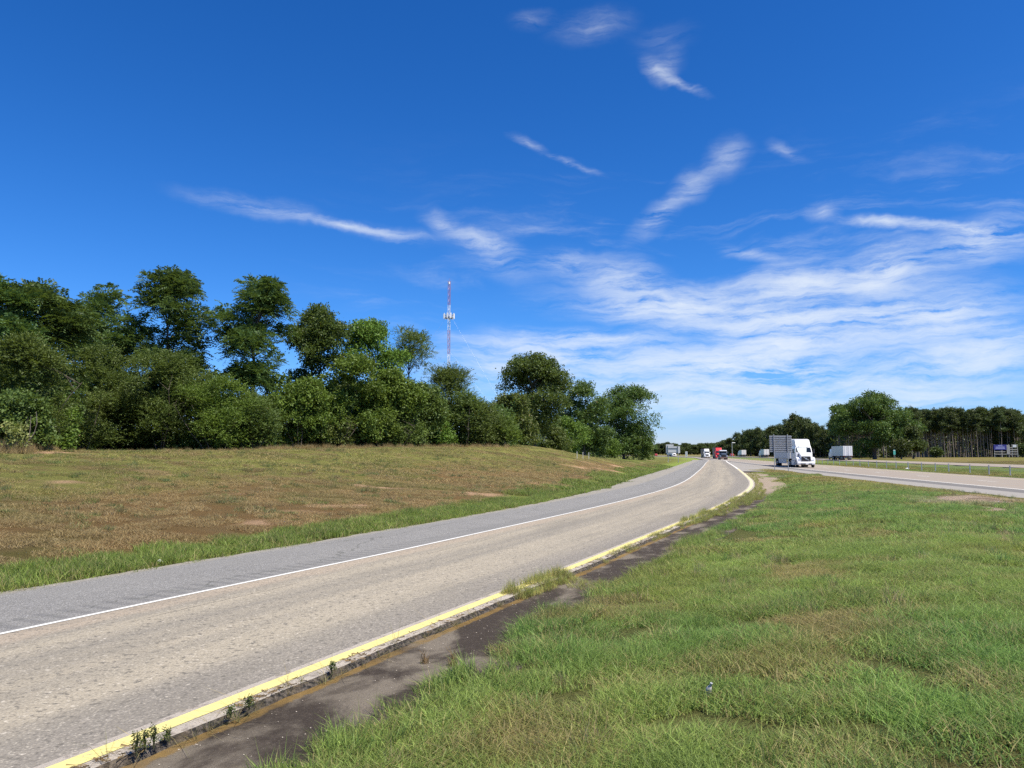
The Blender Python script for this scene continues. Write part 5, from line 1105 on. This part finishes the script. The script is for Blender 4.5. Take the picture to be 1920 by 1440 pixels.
# the back of a sign made of extruded planks
x, y, z = gpt(1464.5, 84.0); sg = empty('road_sign', (x, y, z), R(-9), 'back of a slatted aluminium road sign on two posts before the white truck', 'sign')
for px in (-0.72, 0.72): MB().box((px, 0, 2.0), (0.07, 0.09, 4.15)).build('post', STEEL, sg, 0.008)
nb, w, z0, ph = 9, 2.35, 2.10, 0.205
pm = MB(); pm.box((0, 0, 0), (w, 0.05, ph - 0.10)).box((0, -0.055, -(ph - 0.10) / 2 + 0.012), (w, 0.07, 0.02)).box((0, -0.055, (ph - 0.10) / 2 - 0.012), (w, 0.07, 0.02)); plank = pm.build('plank', SIGNALU, sg); pk = [plank]
for q in range(1, nb): c = plank.copy(); COL.objects.link(c); c.parent = sg; pk.append(c)
for q, c in enumerate(pk): c.location = (0, 0.13, z0 + ph * (q + 0.5))
MB().box((0, 0.165, z0 + nb * ph / 2), (w - 0.02, 0.012, nb * ph)).build('sign_face', DKSTEEL, sg)
for px in (-0.72, 0.72): MB().box((px, 0.055, z0 + nb * ph / 2), (0.12, 0.03, nb * ph + 0.1)).build('bracket', DKSTEEL, sg)
# blank sign left of the ramp
x, y, z = gpt(1262, 166); sg = empty('road_sign', (x, y, z), R(-12), 'blank grey back of a wide sign on two posts left of the ramp', 'sign')
for px in (-1.05, 1.08): MB().box((px, 0, 1.9), (0.12, 0.14, 3.9 if px < 0 else 3.7)).build('post', STEEL, sg, 0.01)
MB().box((0.0, 0.12, 2.85), (3.0, 0.05, 1.45)).build('panel', SIGNALU, sg, 0.01)
MB().box((-0.68, 0.125, 3.80), (1.62, 0.05, 0.40)).build('upper_panel', SIGNALU, sg, 0.01)
fr = MB(); fr.box((0.02, 0.05, 3.18), (2.1, 0.06, 0.10)).box((0.02, 0.05, 2.2), (2.1, 0.06, 0.08)); fr.build('back_frame', DKSTEEL, sg)
x, y, z = gpt(1287, 262); sg = empty('road_sign', (x, y, z), R(-12), 'small upright white sign on a thin post beside the far ramp', 'sign')
MB().box((0, 0, 1.3), (0.06, 0.06, 2.6)).build('post', STEEL, sg); MB().box((0, 0.05, 1.95), (0.75, 0.03, 1.7)).build('panel', SIGNALU, sg, 0.01)
# green marker by the far carriageway
x, y, z = gpt(1677, 215); sg = empty('marker_sign', (x, y, z), R(-11), 'small green and white marker sign on a post before the huge oak', 'sign')
MB().box((0.06, 0, 1.4), (0.07, 0.07, 2.9)).build('post', STEEL, sg); GRN = plain('sign_green', (0.10, 0.42, 0.36), 0.4, 0, 0.08)
MB().box((0, -0.05, 2.35), (0.58, 0.03, 1.36)).build('panel', GRN, sg, 0.01); MB().box((0, -0.068, 2.90), (0.50, 0.006, 0.16)).build('pale_legend', PLATE, sg)
# billboard at the wood's edge
x, y, z = gpt(1886, 268); bb = empty('billboard', (x, y, z), R(-20), 'old wooden billboard with a blue poster at the edge of the pines', 'billboard')
WOOD = plain('weathered_board', (0.42, 0.40, 0.36), 0.85, 0, 0.4); BLUE = plain('blue_poster', (0.045, 0.045, 0.26), 0.5, 0, 0.15); PALE = plain('pale_poster_lettering', (0.48, 0.50, 0.80), 0.5, 0, 0.1); PANEL = plain('bare_grey_panel', (0.42, 0.40, 0.37), 0.7, 0, 0.5, 1.5)
for q, px in enumerate((-3.4, -1.2, 1.0, 2.0, 3.6)): MB().box((px, 0.12, 2.3), (0.18, 0.2, 4.6)).build('post', WOOD, bb)
for q, (zz, x0, x1) in enumerate(((1.15, -3.6, 3.7), (1.98, -3.5, -0.1), (1.98, 1.2, 3.6), (2.75, 1.2, 3.6), (3.45, 1.2, 2.2))): MB().box(((x0 + x1) / 2, 0.0, zz), (x1 - x0, 0.06, 0.26)).build('board', WOOD, bb, 0.01)
MB().box((-1.55, -0.02, 3.55), (4.1, 0.05, 1.85)).build('poster', BLUE, bb); pl = MB()
for zz, x0, x1, n in ((4.12, -2.3, -0.9, 5), (3.62, -3.0, -0.3, 9), (3.16, -3.1, -0.2, 8)):
    for q in range(n): pl.box((x0 + (x1 - x0) * (q + .5) / n, -0.052, zz), ((x1 - x0) / n * .74, 0.008, 0.26 if zz > 4 else 0.30))
pl.build('poster_lettering', PALE, bb)
MB().box((0.80, -0.03, 2.75), (0.95, 0.04, 3.2)).build('bare_panel', PANEL, bb); MB().box((2.75, -0.03, 4.0), (1.1, 0.04, 0.9)).build('white_scrap', WHITEP, bb)
# light pole, thin stakes
x, y, z = gpt(1373, 425); lpn = empty('light_pole', (x, y, z), 0, 'thin pole with a pale lamp head above the far traffic', 'pole'); MB().cyl((0, 0, 0), (0, 0, 8.4), 0.22, 0.16, 8).build('pole', STEEL, lpn); MB().box((0.9, 0, 8.3), (1.9, 0.4, 0.35), (.8, .8)).build('lamp_head', plain('lamp_head_white', (.75, .75, .74), .4), lpn, .05)
STK = plain('pale_stake', (0.6, 0.6, 0.55), 0.7)
for q, (u, D, lab) in enumerate(((1082, 84, 'left of three thin pale stakes on the end slope of the bank'), (1093, 86, 'middle one of three thin pale stakes on the end slope'), (1104, 88, 'right of three thin pale stakes on the end slope of the bank'))):
    x, y, z = gpt(u, D); s_ = empty('stake', (x, y, z), 0, lab, 'stake', 'stakes on the bank'); MB().box((0, 0, 0.35), (0.05, 0.05, 0.75)).build('shaft', STK, s_); MB().box((0, 0, 0.74), (0.058, 0.058, 0.08)).build('cap', WHITEP, s_)
# cable barrier on the median
ib = [np.searchsorted(HWY_S, s) for s in np.arange(HWY_S[np.searchsorted(HWY_W[:, 1], 52)], HWY_S[np.searchsorted(HWY_W[:, 1], 420)], 4.7)]
i0 = ib[0]; o0 = HWY_W[i0] + HWY_N[i0] * 12.9; cbz = zt(o0[0], o0[1]); cb = empty('cable_barrier', (o0[0], o0[1], 0), 0, 'steel cable barrier with slim posts along the near side of the median', 'barrier'); pts = []
pm = MB().box((0, 0, 0.46), (0.10, 0.07, 0.98)).build('post', STEEL, cb); 
for q, i in enumerate(ib):
    p = HWY_W[i] + HWY_N[i] * 12.9; zz = zt(p[0], p[1]); c = pm
    if q: c = pm.copy(); COL.objects.link(c); c.parent = cb
    c.location = (p[0] - o0[0], p[1] - o0[1], zz); c.rotation_euler = (0, 0, -math.atan2(HWY_D[i, 0], HWY_D[i, 1])); pts.append((p[0] - o0[0], p[1] - o0[1], zz))
pts = np.array(pts)
for hh in (0.50, 0.64, 0.78):
    V, Q = tubes([(pts + (0, 0, hh), np.full(len(pts), 0.014))], 4); link('cable', mesh_np('cable', V, Q), cb, STEEL)
# radio mast behind the trees
DM = 300; x = at(840, 850, DM)[0]; mz = zt(x, DM); ma = empty('radio_mast', (x, DM, mz), 0, 'red and white lattice radio mast with panel antennas above the trees', 'mast')
MR = plain('mast_red', (0.36, 0.13, 0.14), 0.5, 0, 0.1); MW = plain('mast_white', (0.72, 0.72, 0.72), 0.5, 0, 0.1)
def mh(v): return at(840, v, DM)[2] - mz
bands = [(0, mh(800), MR), (mh(800), mh(742), MW), (mh(742), mh(700), MR), (mh(700), mh(664), MW), (mh(664), mh(619), MR), (mh(619), mh(572), MW), (mh(572), mh(527), MR)]
tri_ = [(0.55 * math.cos(a), 0.55 * math.sin(a)) for a in (R(90), R(210), R(330))]
for (a, b_, m) in bands:
    s_ = MB(); n = max(2, int((b_ - a) / 1.1)); hh = (b_ - a) / n
    for (cx, cy) in tri_: s_.cyl((cx, cy, a), (cx, cy, b_), 0.07, 0.07, 5)
    for q in range(n):
        for e in range(3):
            p, r2 = tri_[e], tri_[(e + 1) % 3]
            if q % 2: p, r2 = r2, p
            s_.cyl((p[0], p[1], a + q * hh), (r2[0], r2[1], a + (q + 1) * hh), 0.04, 0.04, 4)
    s_.build('lattice_section', m, ma)
MB().cyl((0, 0, mh(527)), (0, 0, mh(521)), 0.05, 0.02, 5).build('lightning_rod', MR, ma); MB().cyl((0, -0.3, mh(533)), (0, -0.3, mh(529)), 0.32, 0.32, 10).build('beacon', WHITEP, ma)
pf = MB(); zp = mh(597)
for e in range(3):
    a0, a1 = R(90 + 120 * e), R(210 + 120 * e); pf.cyl((2.2 * math.cos(a0), 2.2 * math.sin(a0), zp), (2.2 * math.cos(a1), 2.2 * math.sin(a1), zp), 0.08, 0.08, 5).cyl((0, 0, zp), (2.2 * math.cos(a0), 2.2 * math.sin(a0), zp), 0.07, 0.07, 5).cyl((2.2 * math.cos(a0), 2.2 * math.sin(a0), zp + 1.2), (2.2 * math.cos(a1), 2.2 * math.sin(a1), zp + 1.2), 0.06, 0.06, 5)
pf.build('platform', DKSTEEL, ma); an = None
for q in range(9):
    a = R(40 * q + 14); c = MB().box((0, 0, 1.0), (0.36, 0.2, 2.1)).build('panel_antenna', WHITEP, ma) if an is None else an.copy()
    if an is None: an = c
    else: COL.objects.link(c); c.parent = ma
    c.location = (2.15 * math.cos(a), 2.15 * math.sin(a), zp - 0.1); c.rotation_euler = (0, 0, a + R(90))
for q in range(6):
    a = R(60 * q + 30); MB().box((1.3 * math.cos(a), 1.3 * math.sin(a), zp + 0.2), (0.4, 0.3, 0.7)).build('radio_unit', DKSTEEL, ma)
for e in range(3):
    a = R(90 + 120 * e); MB().cyl((0.5 * math.cos(a), 0.5 * math.sin(a), mh(590)), (38 * math.cos(a), 38 * math.sin(a), 0.2), 0.012, 0.012, 4).cyl((0.5 * math.cos(a), 0.5 * math.sin(a), mh(660)), (38 * math.cos(a), 38 * math.sin(a), 0.2), 0.012, 0.012, 4).build('guy_wire', STEEL, ma)

# ------------------------------------------------------------------ small things lying about
def ground_px(u, v, z=0.0):
    d = ray(u, v); t = (z - CAMH) / d[2]; return d[0] * t, d[1] * t
x, y = ground_px(1326, 1262, 0.28); z = zt(x, y)
PETM, pnt, pp = new_mat('clear_plastic'); setp(pnt, pp, Base_Color=(0.42, 0.41, 0.38), Roughness=0.65); pp.inputs['Transmission Weight'].default_value = 0.0
bo = empty('plastic_bottle', (x, y, z + 0.05), R(15), 'crumpled clear plastic bottle lying in the grass of the wedge', 'bottle'); bo.scale = (.75, .75, .75); bo.rotation_euler = (R(24), R(8), R(20))
prof = [(-.11, .026), (-.105, .031), (-.06, .031), (-.045, .024), (-.02, .031), (.0, .022), (.02, .030), (.05, .030), (.075, .020), (.085, .012), (.105, .012)]; V = []; Q = []
for i, (zz, rr) in enumerate(prof):
    for k in range(12):
        a = 2 * math.pi * k / 12; q = rr * (1 + 0.22 * math.sin(3 * a + i * 1.7)); V.append((q * math.cos(a), q * math.sin(a), zz))
for i in range(len(prof) - 1):
    for k in range(12): Q.append((i * 12 + k, i * 12 + (k + 1) % 12, (i + 1) * 12 + (k + 1) % 12, (i + 1) * 12 + k))
link('body', mesh_np('bottle_body', V, Q, smooth=True), bo, PETM); MB().cyl((0, 0, .104), (0, 0, .122), .0145, .0145, 12).build('cap', STEEL, bo); MB().cyl((0, 0, -.03), (0, 0, .03), .0315, .0315, 12).build('paper_band', plain('pale_paper', (.42, .42, .42), .6), bo)
x, y = ground_px(306, 1052); z = zt(x, y); cu = empty('crushed_cup', (x, y, z + 0.03), 0, 'crushed clear cup in the lush verge beside the grey shoulder', 'litter'); cu.scale = (.7, .7, .7); cu.rotation_euler = (R(70), R(20), R(-30))
b = MB(); b.cyl((0, 0, 0), (0, 0, .14), .034, .048, 12); b.build('cup', PETM, cu, 0.004); MB().cyl((0, 0, .14), (0, 0, .147), .052, .05, 12).build('rim', WHITEP, cu)
x, y = ground_px(1701, 876); z = zt(x, y); bg_ = empty('plastic_bag', (x, y, z), 0, 'white scrap of litter in the median grass below the green marker', 'litter')
V, Q = tubes([([(-.28, 0, .03), (-.15, .02, .13), (.05, -.02, .16), (.22, .02, .09), (.3, 0, .02)], [.03, .12, .13, .10, .02])], 9); link('film', mesh_np('bag_film', V, Q, smooth=True), bg_, WHITEP); MB().box((.2, 0, .12), (.2, .04, .1), (.3, .5)).build('loop', WHITEP, bg_, .01)
# two dry tufts and a few stubby weeds standing apart
def tuft_thing(name, u, v, z, label, mat, h, nb, rad, seed, group):
    x, y = ground_px(u, v, z); t = empty(name, (x, y, z), 0, label, 'weed', group); me = tuft_mesh(name, seed, nb, rad, h * .4, h, .0045, .7); link('blades', me, t, mat)
    r = np.random.default_rng(seed); V, Q = tubes([([(0, 0, -.005), (r.normal(0, .01), r.normal(0, .01), h * .5), (r.normal(0, .03), r.normal(0, .03), h * .95)], [.004, .003, .0015]) for _ in range(4)], 4); link('stalk', mesh_np(name + '_stalk', V, Q), t, LM['straw'])
TG = 'dry tufts on the gutter'
tuft_thing('grass_tuft', 796, 1243, -.06, 'left of two dry tan tufts on the dark gutter', LM['straw'], .14, 60, .045, 301, TG); tuft_thing('grass_tuft', 849, 1248, -.06, 'right taller one of two dry tan tufts on the dark gutter', LM['straw'], .19, 70, .05, 302, TG)
DARKW = plain('blackened_weed', (0.045, 0.05, 0.022), .9, 0, .4, 40); WG = 'stubby weeds in the broken edge'
def stub(u, v, h, label, seed):
    x, y = ground_px(u, v, 0.0); t = empty('stubby_weed', (x, y, -.005), 0, label, 'weed', WG); r = np.random.default_rng(seed)
    V, Q = tubes([([(0, 0, 0), (r.normal(0, .006), 0, h * .5), (r.normal(0, .01), 0, h)], [.006, .008, .005])] + [([(0, 0, h * q), (r.normal(0, .02), r.normal(0, .02), h * q + .02)], [.006, .002]) for q in (.45, .6, .75, .85, .95)], 5); link('stem', mesh_np('stub_stem', V, Q, smooth=True), t, DARKW)
    P = np.column_stack([r.normal(0, .008, 26), r.normal(0, .008, 26), r.uniform(.35, 1.02, 26) * h]); V, Q, rn = leaves(P, unit(r.normal(0, 1, (26, 3)) + (0, 0, .8)), 'broad', .075, r); link('leaf_mass', mesh_np('stub_leaves', V, Q, {'rnd': rn}), t, LM['weed'])
for u, v, h, lab, sd in ((255, 1416, .13, 'tallest dark stubby weed beside the yellow line at the bottom left', 311), (270, 1408, .12, 'thin dark weed just right of the tallest stubby weed', 312), (288, 1402, .13, 'bushy green stubby weed, third along the yellow line', 313), (313, 1388, .07, 'short stubby weed right of the bushy green one', 314), (467, 1330, .09, 'dark stubby weed beside a splayed tuft on the yellow line', 315), (623, 1262, .09, 'stubby green weed midway along the near yellow line', 316), (432, 1345, .07, 'splayed weed leaning over the yellow line', 317)):
    stub(u, v, h, lab, sd)
